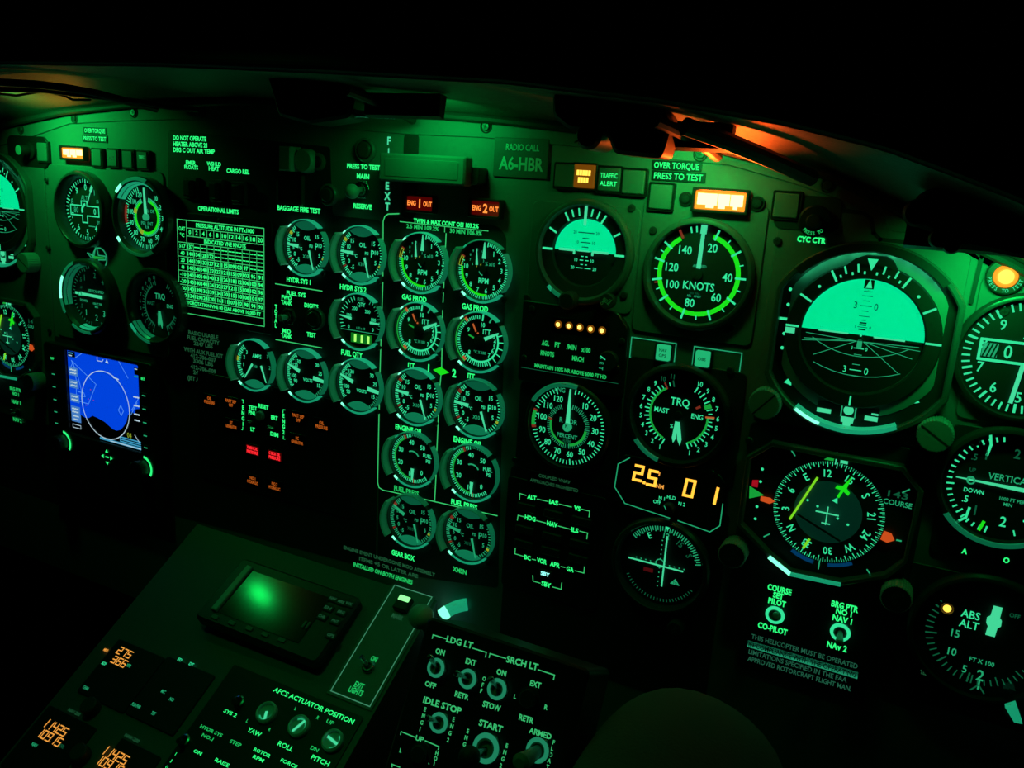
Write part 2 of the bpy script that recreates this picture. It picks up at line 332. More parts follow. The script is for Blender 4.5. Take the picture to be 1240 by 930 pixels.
# ------------------------------------------------------------------ dial builders
ZD = 2.4                                             # dial height above the board
def needle(o, a, r0, r1, w0, w1, k='ndl', z=ZD + 1.4, cx=0, cy=0, hub=0, name='needle', tip=0):
    m = MB(); p, q = Vector(pol(a, r0, cx, cy)), Vector(pol(a, r1, cx, cy)); d = (q - p).normalized(); n = Vector((-d.y, d.x))
    pts = [p - n * w0 / 2, q - d * tip - n * w1 / 2] + ([q] if tip else []) + [q - d * tip + n * w1 / 2, p + n * w0 / 2] if tip else [p - n * w0 / 2, q - n * w1 / 2, q + n * w1 / 2, p + n * w0 / 2]
    m.prism(pts, z - .35, z, k, .1)
    if hub: m.lathe([(hub, z - .8), (hub, z + .5), (hub * .7, z + .8), (0, z + .8)], 'rubber', 20, cx=cx, cy=cy)
    return m.build(name, o)
def glass(o, r, z): m = MB(); m.disc(r, z, 'glass'); m.build('glass', o)
GZ = 6
def small(px, py, label, draw, up=1.0, lo=1.0, dim=0, arcs=1, cat='gauge', group=None):
    o = thing('round_gauge', label, cat, MAIN, px, py, 0, group, px=GZ); bpy.context.view_layer.update()
    m = MB(); m.lathe([(25.5, .2), (25.5, 5.4), (25.2, 6.2), (24.9, 6.2), (24.6, 5.4), (24.5, 1.6)], 'satin', 56); m.build('case', o)
    m = MB(); m.disc(23.4, 1.9, 'dial', n=48); draw(o, m); m.v = [(x * 1.055, y * 1.055, z) for x, y, z in m.v]; m.build('dial_face', o)
    for ch in o.children:
        if ch.name.startswith('needle'):
            for v in ch.data.vertices: v.co.x *= 1.055; v.co.y *= 1.055
    for a0, a1, ri, ro, h, k in ((-44, 42, 25.0, 26.3, 7.0, 'wlit' if up > .6 else 'wmid' if up > 0 else 'wdim'), (136, 222, 25.2, 27.4, 6.8, 'wlit' if lo > .6 else 'wmid'), (52, 128, 25.2, 26.5, 6.8, 'wmid'), (230, 310, 25.9, 28.6, 14, 'wdim')):
        m = MB(); pr = [(ri + .7, .2), (ri, h - 1.8), (ri + .3, h), (ro - .5, h), (ro, h - 1), (ro, .2)]
        m.lathe(pr, k, 20, a0, a1)
        if k == 'wlit' or (k == 'wmid' and abs(a0) in (44, 136)):
            e0, e1 = (a0 - 1, a0 + 7) if a0 < 0 else (a1 - 9, a1 + 1); m.lathe([(r_ + (.12 if r_ > ri + 1 else -.12), z_ + .15) for r_, z_ in pr], 'whot' if k == 'wlit' else 'wlit', 6, e0, e1)
        m.build('light_wedge', o)
    for a in (138, 222):
        x, y = pol(a, 30.0); m = MB(); m.lathe([(2.8, .2), (2.8, 2.4), (2.2, 3.4), (0, 3.8)], 'satin', 14, cx=x, cy=y); m.tick(a, -1.8, 1.8, .6, 3.9, 'rubber', x, y); m.build('screw', o)
    glass(o, 25.2, 5.6); return o
T = ZD
def painted_glints(m, top=1):  # raised segments stand in for wedge reflections, their light put in as emission
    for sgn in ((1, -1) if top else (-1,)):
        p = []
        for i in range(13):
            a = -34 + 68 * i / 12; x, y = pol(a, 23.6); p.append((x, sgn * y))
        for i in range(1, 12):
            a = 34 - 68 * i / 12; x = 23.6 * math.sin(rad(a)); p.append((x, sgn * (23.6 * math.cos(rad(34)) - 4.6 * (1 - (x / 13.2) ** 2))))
        m.prism(p, 1.9, 3.0, 'glint_dim' if sgn > 0 else 'cover', .3)
def d_oil(lt=282, rt=158, dim=0, redtop=0, arcs=0):
    K = ('mk', 'mkd', 'mkx')[dim]
    def f(o, m):
        m.ticks(213, 322, 22, 19.2, 22.6, .8, T, K, every=4, rl=18.4)
        for a, t in ((318, '15'), (293, '10'), (266, '5'), (243, '0'), (219, '-5')): m.text(t, *pol(a, 14.8), 3.7, T, K)
        m.ticks(62, 150, 13, 19.6, 22.6, .75, T, K)
        for a, t in ((50, '15'), (80, '10'), (112, '5')): m.text(t, *pol(a, 16.0), 3.7, T, K)
        m.arc(300, 308, 19.2, 22.6, T + .05, 'mkr' if redtop else 'mky'); m.arc(236, 240, 19.2, 22.6, T + .05, 'mkr')
        m.arc(88, 112, 22.0, 23.0, T + .05, 'mkgd'); m.arc(112, 118, 20, 22.8, T + .05, 'mky')
        m.text('OIL', 1, 8.2, 3.8, T, K); m.text('°C', -6.4, -1.6, 2.8, T, K); m.text('PSI', 5.4, 1.5, 2.6, T, K); m.text('P', 11.6, 1.6, 6, T, K); m.text('X10', -.5, -8.2, 3.2, T, ('mkd', 'mkx', 'mkx')[dim])
        painted_glints(m); n = 'ndl' if dim == 0 else 'mkd'
        needle(o, lt, 8, 21.5, 3.3, 1.5, n); needle(o, rt, 3.5, 21, 2.2, .9, n, cx=3, cy=1.0)
    return f
def d_volt(o, m):
    m.ticks(232, 325, 24, 19.6, 22.6, .7, T, 'mk', every=4, rl=18.6)
    for a, t in ((320, '130'), (300, '120'), (258, '100'), (238, '90')): m.text(t, *pol(a, 14.6), 3.6, T, 'mk')
    for a, t in ((50, '30'), (78, '25'), (118, '15')): m.text(t, *pol(a, 17.0), 3.5, T, 'mk')
    m.ticks(112, 152, 7, 19.8, 22.6, .7, T, 'mkd'); m.text('VOLTS', 2.2, -4.8, 3.0, T, 'mk'); painted_glints(m)
    needle(o, 290, 7, 22, 3.6, 1.6); needle(o, 98, 9.5, 22.5, 3.8, 3.0)
def d_amps(o, m):
    m.arc(228, 318, 18.0, 22.6, T, 'mkx'); m.ticks(228, 318, 15, 19, 22.6, .9, T + .05, 'mk', every=3, rl=17.6)
    for a, t in ((316, '3'), (292, '2'), (262, '1')): m.text(t, *pol(a, 14.6), 3.6, T, 'mk')
    for a, t in ((58, '3'), (92, '2')): m.text(t, *pol(a, 18.5), 3.4, T, 'mkd')
    m.text('AMPS', 2.5, 8.4, 3.8, T, 'mk'); m.text('X 100', -1, -2.0, 2.6, T, 'mkd'); m.arc(272, 284, 21, 23, T + .1, 'mky'); painted_glints(m, 0)
    needle(o, 214, 2, 20, 2.4, .8, cx=-1, cy=2); needle(o, 158, 2, 19, 2.4, .8, cx=8, cy=2)
def d_fuelq(o, m):
    m.ticks(250, 340, 10, 19, 22.4, .6, T, 'mk', every=3, rl=17.5); m.ticks(30, 104, 9, 19.4, 22.4, .6, T, 'mkd', every=3, rl=18)
    for x, y, t in ((-6.5, 10.5, '200'), (7.5, 9.2, '200'), (-12.5, 3.8, '100'), (14, 2.6, '100'), (-12.5, -6.4, '0'), (13.5, -6.2, '0')): m.text(t, x, y, 3.1, T, 'mk')
    m.text('FUEL', 0, 19.0, 2.8, T, 'mkd'); m.text('QTY', .6, 14.6, 3.4, T, 'mk'); m.text('LBS x 10', .5, -6.5, 2.2, T, 'mkd')
    m.line([(-21.6, -9.4), (21.6, -9.4)], .6, T, 'mkd'); m.box(-10, 12.5, -20, -11.5, 1.9, 2.5, 'lcdd', .2)
    for x in (-6, 1.2, 8.2): m.box(x - .2, x + 2.0, -19, -12.6, 2.5, 2.8, 'lcd', .1)
    needle(o, 278, 9, 22, 2.4, 1.0); needle(o, 90, 11, 21, 2.2, 1.2)
def d_rpm(o, m):
    m.ticks(8, 290, 60, 19.8, 23.0, .65, T, 'mk', every=6, rl=19, wl=.9)
    for n in range(1, 11): m.text(str(n), *pol(4 + 27.4 * n, 16.2), 3.9, T, 'mk')
    m.arc(168, 276, 18.8, 20.6, T + .05, 'mkg'); m.arc(276, 297, 20.5, 23.2, T + .1, 'mky'); m.arc(277, 296, 21.2, 22.6, T + .15, 'dial'); m.arc(297, 300, 20, 23.2, T + .1, 'mkr')
    m.text('RPM', .5, -8.2, 4.2, T, 'mk'); m.text('% x10', 5.6, 5.6, 3.0, T, 'mkd')
    cx, cy = -6.6, 9.6
    for i, t in enumerate('0123456789'): m.text(t, *pol(36 * i, 6.4, cx, cy), 2.0, T, ('mkd' if i not in (4, 5) else 'mky'))
    m.lathe([(3.2, 1.9), (3.2, 4.5), (0, 4.6)], 'rubber', 20, cx=0, cy=1); m.arc(190, 260, 3.4, 4.3, T, 'mkd', 0, 0)
    needle(o, 0, 9.5, 22.4, 3.4, .7, cx=.3); needle(o, 356, -3, 10, 2.2, .6, cx=-6, cy=7)
def d_itt(hi=0):
    def f(o, m):
        m.arc(62, 226, 16.2, 17.6, T, 'mk'); m.ticks(70, 150, 5, 17.4, 22, .8, T, 'mk'); m.ticks(150, 228, 13, 17.4, 21, .75, T, 'mk', every=4)
        m.ticks(228, 356, 24, 18.6, 21.2, .75, T, 'mk', every=5, wl=1.1); m.tick(5, 17, 23, 1.3, T, 'mk'); m.tick(26, 18, 23, 1.3, T, 'mkd')
        m.arc(216, 318, 22.0, 23.1, T + .05, 'mkgd'); m.arc(216, 226, 19.5, 22, T + .05, 'mko'); m.arc(318, 324, 19.5, 23.1, T + .05, 'mko')
        for a, t in ((9, '10'), (307, '9'), (222, '8'), (138, '7'), (118, '6'), (101, '5'), (84, '4'), (67, '3')): m.text(t, *pol(a, 13.9), 3.6, T, 'mk')
        m.text('ITT', 6, 8.4, 4.2, T, 'mk'); m.text('°C X 100', .5, -9.2, 2.4, T, 'mkd'); m.tick(332, 8.4, 15.5, 1.5, T + .1, 'mko'); m.tick(291, 6, 11.5, 1.4, T + .1, 'mkgd'); m.ball(.8, (-2.2, 6.4, T), 'mko', 8, 5)
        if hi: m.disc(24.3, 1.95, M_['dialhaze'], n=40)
        needle(o, 63, 5.5, 19.5, 3.2, 1.3, hub=0); mm = MB(); mm.lathe([(4.4, 1.9), (4.4, 4.2), (3, 4.8), (0, 4.8)], 'rubber', 20); mm.build('needle_hub', o)
    return f
M_['dialhaze'] = mat('painted_haze_dial', (.10, .12, .11), .6)  # light spill on the dial, put in as a lighter base
def d_fpsi(o, m):
    m.ticks(140, 350, 42, 19.4, 22.4, .65, T, 'mk', every=4, rl=19, wl=.85); m.ticks(350, 400, 10, 20.4, 22.2, .6, T, 'mkd')
    for a, t in ((142, '0'), (188, '10'), (247, '20'), (294, '30'), (350, '40'), (38, '50')): m.text(t, *pol(a, 14.6), 4.2, T, 'mk')
    m.arc(182, 330, 18.6, 20.0, T + .05, 'mkgd'); m.arc(330, 336, 18.6, 22.4, T + .1, 'mkr'); m.arc(176, 179, 18.6, 22.6, T + .1, 'mkr')
    m.text('FUEL', 14.2, 5.0, 3.4, T, 'mk'); m.text('PSI', 15.2, .4, 3.2, T, 'mk')
    m.lathe([(6.2, 1.9), (6.2, 4.4), (0, 4.6)], 'rubber', 24); m.arc(330, 420, 6.6, 7.8, T + 2, 'mkd'); needle(o, 180, 9, 19.5, 3.2, 1.6)
NEAR = 'small engine gauge'
for a in (
    (367.7, 299.8, 'left small hydraulic oil gauge above the words HYDR SYS 1', d_oil(274, 164), 1.2, 1.6),
    (434.8, 308.5, 'small hydraulic oil gauge above the words HYDR SYS 2', d_oil(274, 164), 1.0, 1.0),
    (433.5, 389.3, 'small fuel quantity gauge with three lit green digit bars', d_fuelq, 1.0, 1.0),
    (305.5, 442.0, 'small brightly lit ammeter gauge marked AMPS', d_amps, 2.0, 2.8),
    (367.5, 454.5, 'left small voltmeter gauge, between the AMPS gauge and its twin', d_volt, .8, 1.0),
    (432.6, 467.5, 'right small voltmeter gauge, below the words FUEL QTY', d_volt, .8, 1.1),
    (508.5, 318.0, 'small turbine RPM gauge of engine 1, top of the left engine column', d_rpm, .9, .7),
    (583.0, 328.0, 'small turbine RPM gauge of engine 2, top of the right engine column', d_rpm, .5, 1.2),
    (505.0, 401.3, 'small ITT temperature gauge in the left engine column', d_itt(1), 1.0, 1.1),
    (578.5, 414.0, 'small ITT temperature gauge in the right engine column', d_itt(), .8, 1.3),
    (502.0, 480.6, 'small engine oil gauge in the left engine column, beside the numeral 1', d_oil(276, 160, 0, 1), .8, 1.1),
    (575.5, 495.0, 'small engine oil gauge in the right engine column, beside the numeral 2', d_oil(276, 160, 0, 1), .6, 1.3),
    (498.0, 556.5, 'small fuel pressure gauge in the left engine column', d_fpsi, .5, .7),
    (570.0, 572.7, 'small fuel pressure gauge in the right engine column', d_fpsi, .5, 1.0),
    (495.3, 631.5, 'small gear box oil gauge above the words GEAR BOX', d_oil(300, 165, 1, 1), 0, 1.3),
    (565.0, 649.0, 'small transmission oil gauge above the letters XMSN', d_oil(280, 165, 1, 1), 0, 1.2)):
    small(a[0], a[1], a[2], a[3], a[4], a[5], group=NEAR + 's in the panel centre')
def big(px, py, label, draw, R=41.5, rd=35, kind='gauge', deep=8.5, prof=None, bulbs=(), wedge=(), k='bezel', name='round_gauge', lug=1, dial='dial', dz=2.0, inner=()):
    o = thing(name, label, kind, MAIN, px, py, 0, None, px=deep); bpy.context.view_layer.update()
    m = MB(); m.lathe(prof or [(R, 1), (R, deep - 3), (R - 1.6, deep - .6), (R - 3, deep), (R - 4.2, deep), (rd + .8, deep - 3.5), (rd + .2, dz - .2)], k, 72); m.build('bezel', o)
    m = MB(); m.disc(rd + .4, dz, dial, n=64); draw(o, m); m.build('dial_face', o)
    for a0, a1, kk in wedge: m = MB(); m.lathe([(R - 4.4, deep - 1), (R - 4.2, deep + .9), (R - 1.4, deep + .9), (R - .6, deep - 1.2)], kk, 24, a0, a1); m.build('light_wedge', o)
    for a0, a1, kk in inner: m = MB(); m.lathe([(rd + 2.4, deep - 1.2), (rd + .7, deep - 3.0), (rd + .3, deep - 3.6)], kk, 24, a0, a1); m.lathe([(rd + .2, deep - 4.6), (rd - .5, deep * .5), (rd - .6, deep * .34)], kk, 24, a0, a1); m.build('painted_wall_light', o)  # lamp light on the bezel's inner wall, put in as glowing rings
    for a, r, s in bulbs: x, y = pol(a, r); m = MB(); m.ball(.5, (x, y, dz + .9), 'bead', 8, 6); m.build('lamp_bulb', o)
    glass(o, rd + 1, deep - 3.2); return o
def d_knots(o, m):
    m.arc(16, 328, 28.0, 31.4, T, 'mkg')
    for i, a in enumerate((20, 38, 56, 73, 90, 106, 122, 138, 158, 176, 195, 213, 230, 245, 258, 272, 285, 297, 308)):
        m.tick(a, 27.5 if i % 2 == 0 else 31, 34 if i % 2 else 35.5, 1.5 if i % 2 == 0 else .9, T + .1, 'mk')
    for a in (345, 352): m.tick(a, 31, 35.5, 1.2, T + .1, 'mk')
    m.tick(331, 29, 36, 1.9, T + .15, 'mkr'); m.tick(254, 31, 34, 1.2, T + .15, 'mkr')
    for a, t in ((23, '20'), (90, '40'), (135, '60'), (190, '80'), (243, '100'), (280, '120'), (326, '140')): m.text(t, *pol(a, 22 if len(t) == 2 else 20.6), 6.2, T, 'mk')
    m.text('KNOTS', 1.5, -8.6, 6.0, T, 'mk'); m.text('AIRSPEED', .5, 6.2, 2.0, T, 'mkd'); m.text('TSO  FAA', -1, -14.2, 1.6, T, 'mkx'); m.text('REL   ONLY', -1, -16.4, 1.7, T, 'mkd')
    needle(o, 1.5, 4.5, 36, 3.2, 2.6, hub=0); needle(o, 1.5, 30, 36.5, 4.6, 4.6, name='needle_tip'); mm = MB(); mm.lathe([(3.8, 2), (3.8, 4.6), (0, 4.8)], 'rubber', 20); mm.build('needle_hub', o)
big(842.6, 333, 'round airspeed dial with a bright green ring and the word KNOTS', d_knots, 42, 36.5, dial='dialhaze2' if 0 else 'dial')
def d_trq(dim=0):
    K = 'mk' if not dim else 'mkx'; G_ = 'mkgd' if not dim else 'mkx'
    def f(o, m):
        for n in range(1, 12):
            a = 203 + 14.2 * (n - 1); m.text(str(n), *pol(a, 30.6), 3.8, T, K if n < 10 else 'mkx'); m.tick(a, 22.5, 27.6, 1.0, T, K if n < 10 else 'mkx')
            if n < 11: m.tick(a + 7.1, 23.4, 26.4, .7, T, K)
        for n in range(1, 11):
            a = 157 - 14.4 * (n - 1); m.text(str(n), *pol(a, 30.6), 3.8, T, K); m.tick(a, 22.5, 27.6, 1.0, T, K)
            if n < 10: m.tick(a - 7.2, 23.4, 26.4, .7, T, K)
        m.arc(206, 330, 22.0, 23.6, T + .05, G_); m.arc(86, 156, 22.0, 23.6, T + .05, G_)
        if not dim: m.tick(84, 21, 28, 1.4, T + .1, 'mko'); m.arc(60, 68, 21.5, 27, T + .1, 'mkgd'); m.arc(329, 332, 22, 27.5, T + .1, 'mkr'); m.arc(56, 62, 15, 19, T + .1, 'mkr')
        m.text('TRQ', 0, 10.5, 6.2, T, 'mk' if not dim else 'mkd'); m.text('MAST', -13.8, 1.8, 3.9, T, K); m.text('ENG', 14.6, 1.4, 3.9, T, K if not dim else 'mkd'); m.text('%', -4.5, -9.5, 3, T, K)
        n = 'ndl' if not dim else 'mkd'
        needle(o, 184, 5, 22.5, 2.8, 3.2, n, tip=4); needle(o, 170, 5, 24, 2.6, 3.4, n, tip=5, z=T + 2); mm = MB(); mm.lathe([(3.4, 2), (3.4, 5), (0, 5.2)], 'rubber', 20); mm.build('needle_hub', o)
    return f
big(818.7, 505, 'round torque dial of the pilot marked TRQ, MAST and ENG', d_trq(), 41.5, 36, deep=9, k='satin', bulbs=((215, 38.5, .7),), wedge=((196, 232, 'wmid'),))
def d_tach(o, m):
    m.ticks(8, 336, 60, 29.6, 33.0, .75, T, 'mk', every=5, rl=28.2, wl=1.0)
    for n in range(1, 13): m.text(str(n * 10), *pol(8 + 27.2 * n, 24.2), 5.0, T, 'mk')
    m.arc(262, 285, 30.5, 33.6, T + .1, 'mkgd'); m.arc(285, 288, 29.5, 33.6, T + .12, 'mkr'); m.arc(258, 262, 29.5, 33.6, T + .12, 'mkr')
    m.ticks(10, 335, 60, 15.6, 19.2, .42, T, 'mkd', every=5, rl=15, wl=.7); m.arc(95, 170, 15.0, 17.2, T + .1, 'mkgd'); m.arc(188, 280, 15.0, 16.6, T + .1, 'mkgd'); m.arc(280, 286, 15, 18.6, T + .1, 'mkr')
    m.text('ENG', -9.8, 29.8, 4.0, T, 'mkd'); m.text('R    OR', 0, 4.5, 4.2, T, 'mkd'); m.text('PERCENT', 0, -8.6, 3.6, T, 'mkd'); m.text('RPM', 0, -12.8, 3.2, T, 'mkx')
    needle(o, 0, -2, 33, 4.4, 1.3); mm = MB(); mm.lathe([(3.6, 2), (3.6, 5), (2.8, 5.4), (0, 5.4)], 'mkd', 24, cy=-.5); mm.text('R', 0, 1, 3.6, 5.6, 'dial'); mm.build('needle_hub', o)
big(684.5, 518, 'round rotor speed dial with one needle pointing straight up, left of the torque dial', d_tach, 38.6, 34.4, deep=8, k='satin', bulbs=((318, 36, .8),), wedge=((300, 20, 'clear'),) if 0 else ((-60, 12, 'wmid'),))
def d_tachL(o, m):
    m.ticks(8, 336, 60, 29.0, 33.4, .9, T, 'mk', every=5, rl=28.2, wl=1.0)
    for n in range(1, 13): m.text(str(n * 10), *pol(8 + 27.2 * n, 24.6), 5.0, T, 'mk')
    m.arc(255, 290, 30, 33.8, T + .1, 'mkr'); m.ticks(10, 335, 70, 15.4, 20.2, .7, T, 'mk'); m.arc(20, 330, 15.4, 18, T + .1, 'mkg'); m.arc(200, 215, 15.4, 20, T + .15, 'mky'); m.arc(280, 296, 15.4, 20, T + .15, 'mky')
    m.text('R  OR', 6, 6.5, 3.6, T, 'mkd'); m.text('PER  ENT', 0, -6.6, 3.6, T, 'mkd'); m.text('R M', 0, -10.4, 3, T, 'mkd'); needle(o, 356, -3, 30, 5, 2.0)
    mm = MB(); mm.lathe([(3.6, 2), (3.6, 5), (0, 5.2)], 'mkd', 20); mm.build('needle_hub', o)
big(166.5, 263, 'round copilot rotor speed dial with a bright green inner ring, right of the altimeter', d_tachL, 41.5, 33.5, deep=14, inner=((-60, 35, 'wlit'),), k='satin', wedge=((-52, -36, 'whot'), (-35, 20, 'wmid'), (150, 225, 'wdim'), (226, 234, 'whot')))
def d_altL(o, m):
    m.ticks(0, 360, 50, 29.5, 33.2, 1.0, T, 'mk', every=5, rl=28, wl=1.5)
    for n, k in ((0, 'mk'), (9, 'mk'), (8, 'mkd'), (7, 'mk'), (6, 'mk'), (5, 'mk'), (4, 'mk'), (1, 'mkd')): m.text(str(n), *pol(36 * n, 24.2), 6.4, T, k)
    m.text('ALT', -2.5, 12.6, 5.2, T, 'mkd'); m.line([(-26, 4), (-26, -6.5), (-7, -6.5), (-7, -14), (1, -14), (1, -6.5), (20, -6.5), (20, 4), (1, 4), (1, 9), (-8, 9), (-8, 4)], 1.3, T, 'mk', True)
    m.text('80', -17, -1, 6.2, T, 'mkd'); m.text('0', 13.5, -1.2, 6.4, T, 'mk'); m.text('1013', 21, 10, 3.6, T, 'mkd'); m.text('2992', 21, -13, 4.2, T, 'mkd'); m.line([(3, -17.5), (13, -17.5)], 1, T, 'mkd')
    m.arc(250, 350, 5.2, 8.2, T + .3, 'mk', 0, -1); needle(o, 26, 8, 30, 1.1, 1.1); needle(o, 26, 22, 31, 4.0, 3.2, name='needle_tip')
big(93, 254, 'round copilot altimeter dial with lit drum windows, top left of the four', d_altL, 41.5, 34, deep=14, k='satin', bulbs=((212, 38.4, .35),))
def d_vs(full):
    K = 'mk' if full else 'mkx'; K2 = 'mk' if full else 'mkd'
    def f(o, m):
        m.ticks(190, 350, 22, 31, 34.2, 1.1, T, K, every=5, rl=29.5); m.ticks(20, 160, 10, 30, 34, .9, T, K)
        m.text('VERTICAL SPEED' if not full else 'VERTICAL', 4 if not full else 2, 6, 2.9 if not full else 4.6, T, 'mkd'); m.text('UP', -20, 8, 2.6, T, 'mkx'); m.text('DOWN', -17, -6.5, 3.0, T, K2); m.text('1000 FT PER', 6, -8, 2.4, T, 'mkd'); m.text('MIN', 4, -11.5, 2.4, T, 'mkd')
        m.text('.5', -21, -13, 4.6, T, K); m.text('.5', -20.5, 17, 4.4, T, 'mkx')
        for a, t in ((215, '1'), (172, '2'), (138, '3')): m.text(t, *pol(a, 24), 7, T, K2 if t != '1' or not full else 'mkx')
        for a, t in ((325, '1'), (8, '2'), (42, '4')): m.text(t, *pol(a, 24), 6.5, T, 'mkx')
        if full: m.line([(-17.5, -19), (-18.5, -26), (-24, -31)], 1.6, T, 'mk'); m.tick(196, 27, 34.5, 2.0, T + .1, 'mkg'); m.line([(-14, 34), (-12.5, 27), (-13.5, 20)], 1.6, T, 'mk')
        needle(o, 271, -14 if full else -16, 29, 3.0 if full else 3.6, .7 if full else 2.8, 'ndl', cy=.8); mm = MB(); mm.lathe([(2.6, 2), (2.6, 4.6), (1.6, 4.6)], 'mkd', 20, cx=-20, cy=.8); mm.build('needle_hub', o)
    return f
big(102, 360, 'round copilot vertical speed dial, lower left of the four, needle level', d_vs(0), 42.5, 34.6, deep=14, inner=((250, 350, 'wmid'), (160, 200, 'wlit')), k='satin', wedge=((262, 300, 'whot'), (301, 335, 'wmid'), (238, 261, 'wmid'), (170, 214, 'wmid')))
big(183, 372, 'round unlit copilot torque dial, lower right of the four', d_trq(1), 41.5, 34, deep=14, inner=((190, 238, 'wmid'),), k='satin', bulbs=((222, 39, .5),), wedge=((186, 218, 'wmid'), (219, 236, 'wlit')))
big(1217, 593, 'round vertical speed dial at the right picture edge below the altimeter', d_vs(1), 42, 36.5, deep=8, k='satin', bulbs=((200, 37.5, .7),), wedge=((140, 232, 'wmid'),))
def d_altR(o, m):
    m.ticks(0, 360, 50, 31.0, 36.0, 1.2, T, 'mk', every=5, rl=30, wl=1.6)
    for n in (0, 1, 2, 4, 5, 6, 7, 8, 9): m.text(str(n), *pol(36 * n - 2, 25.5), 6.8, T, 'mk')
    m.frame(rr(42, 15, .6, -6, 3), rr(38.6, 11.6, .6, -6, 3), 2, T + .4, 'mk', .1)
    m.poly(rr(9, 9, .3, -20.4, 3), T, 'mkd'); m.text('0', -10, 3, 8.5, T, 'mk'); m.text('0', 2, 3, 8.5, T, 'mk')
    for i in range(4): m.line([(-24 + i * 2.4, -1), (-21.4 + i * 2.2, 7)], 1, T + .1, 'dial')
    m.text('1013', 8, -8, 3.2, T, 'mkd'); m.text('ALT', 2, 15, 5, T, 'mk'); needle(o, 186, 4, 30, 2.6, 2.6)
big(1242, 436, 'large round altimeter dial cut off by the right picture edge', d_altR, 42.5, 37.5, deep=7, k='satin')
# ------------------------------------------------------------------ small attitude dial under the yellow caution button
def attitude(o, m, R, cx, cy, yh, z, kl):
    up = []; dn = []; xh = math.sqrt(R * R - yh * yh); a = math.degrees(math.asin(yh / R))
    for i in range(33): t = rad(a + (180 - 2 * a) * i / 32); up.append((cx + R * math.cos(t), cy + R * math.sin(t)))
    for i in range(33): t = rad(180 - a + (180 + 2 * a) * i / 32); dn.append((cx + R * math.cos(t), cy + R * math.sin(t)))
    s = MB(); s.poly(up, z, 'sky'); s.poly(dn, z, 'gnd'); return s
def d_sby(o, m):
    m.lathe([(35.6, 6.2), (27.4, 4.2), (26, 1.2)], 'dial', 56)
    s = attitude(o, m, 26, 0, 0, .6, 1.6, 'mk')
    for y, w, t in ((15.2, 13, '20'), (10.8, 5, ''), (7.6, 8, '10'), (4, 5, '')):
        s.line([(-w / 2, y), (w / 2, y)], .7, 1.75, 'dial')
        if t: s.text(t, -w / 2 - 3, y, 2.4, 1.75, 'dial'); s.text(t, w / 2 + 3, y, 2.4, 1.75, 'dial')
    for y, w, t in ((-3.4, 5, ''), (-6.4, 7, '10'), (-9.8, 5, ''), (-12.6, 12, '20')):
        s.line([(-w / 2, y), (-1, y)], .7, 1.75, 'mk'); s.line([(1.4, y), (w / 2, y)], .7, 1.75, 'mk')
        if t: s.text(t, -w / 2 - 3.4, y, 2.6, 1.75, 'mk'); s.text(t, w / 2 + 3.4, y, 2.6, 1.75, 'mk')
    s.build('horizon_disc', o)
    p = MB()
    for a, r0 in ((-30, 27), (-20, 28.5), (-10, 28.5), (10, 28.5), (20, 28.5), (30, 27), (-60, 27), (60, 28.5)): p.tick(a, r0, 34.4, 1.5 if abs(a) not in (10, 20) else 1.2, 6.6, 'mk')
    p.line([(-34, .6), (-26.5, .6)], 1.7, 6.4, 'mk'); p.line([(34, .2), (27.5, .2)], 1.7, 6.4, 'mk'); p.build('bank_scale', o)
    p = MB(); p.box(-1, 1.2, 21, 35.6, 6.2, 6.8, 'ndl', .1); p.build('bank_pointer', o)
    p = MB(); p.box(-21, -7.5, .2, 2.0, 4.4, 5.2, 'ndl', .1); p.box(7.5, 21, .2, 2.0, 4.4, 5.2, 'ndl', .1); p.box(-8.6, -7, -2, .6, 4.4, 5.2, 'ndl', .1); p.box(7, 8.6, -2, .6, 4.4, 5.2, 'ndl', .1); p.box(-5, 5, .6, 1.6, 4.4, 5.2, 'ndl', .1); p.build('aircraft_symbol', o)
    p = MB(); p.lathe([(1, 6), (7.2, 7.2), (7.2, 16), (5.6, 17.4), (0, 17.6)], 'rubber', 24, cx=-6, cy=-38); p.build('knob', o)
    p = MB(); p.lathe([(1, 6), (6.2, 7.2), (6.2, 12.4), (5.6, 13), (0, 13)], 'rubber', 24, cx=26, cy=-35)
    for a, t in ((0, 'PULL'), (180, 'CAGE')): p.text('PULL' if a else 'CAGE', 26 + (2.6 if a else -2.6), -35, 2.0, 13.2, 'white', rot=62 if a else 62)
    p.text('TO', 26, -35, 2, 13.2, 'white', rot=62); p.build('cage_knob', o)
big(703.5, 306, 'small attitude dial with a bright green sky half, under the yellow caution button', d_sby, 41.5, 34.6, deep=9.5, dz=1.0, k='bezel', wedge=((180, 215, 'wmid'), (216, 222, 'wlit')))
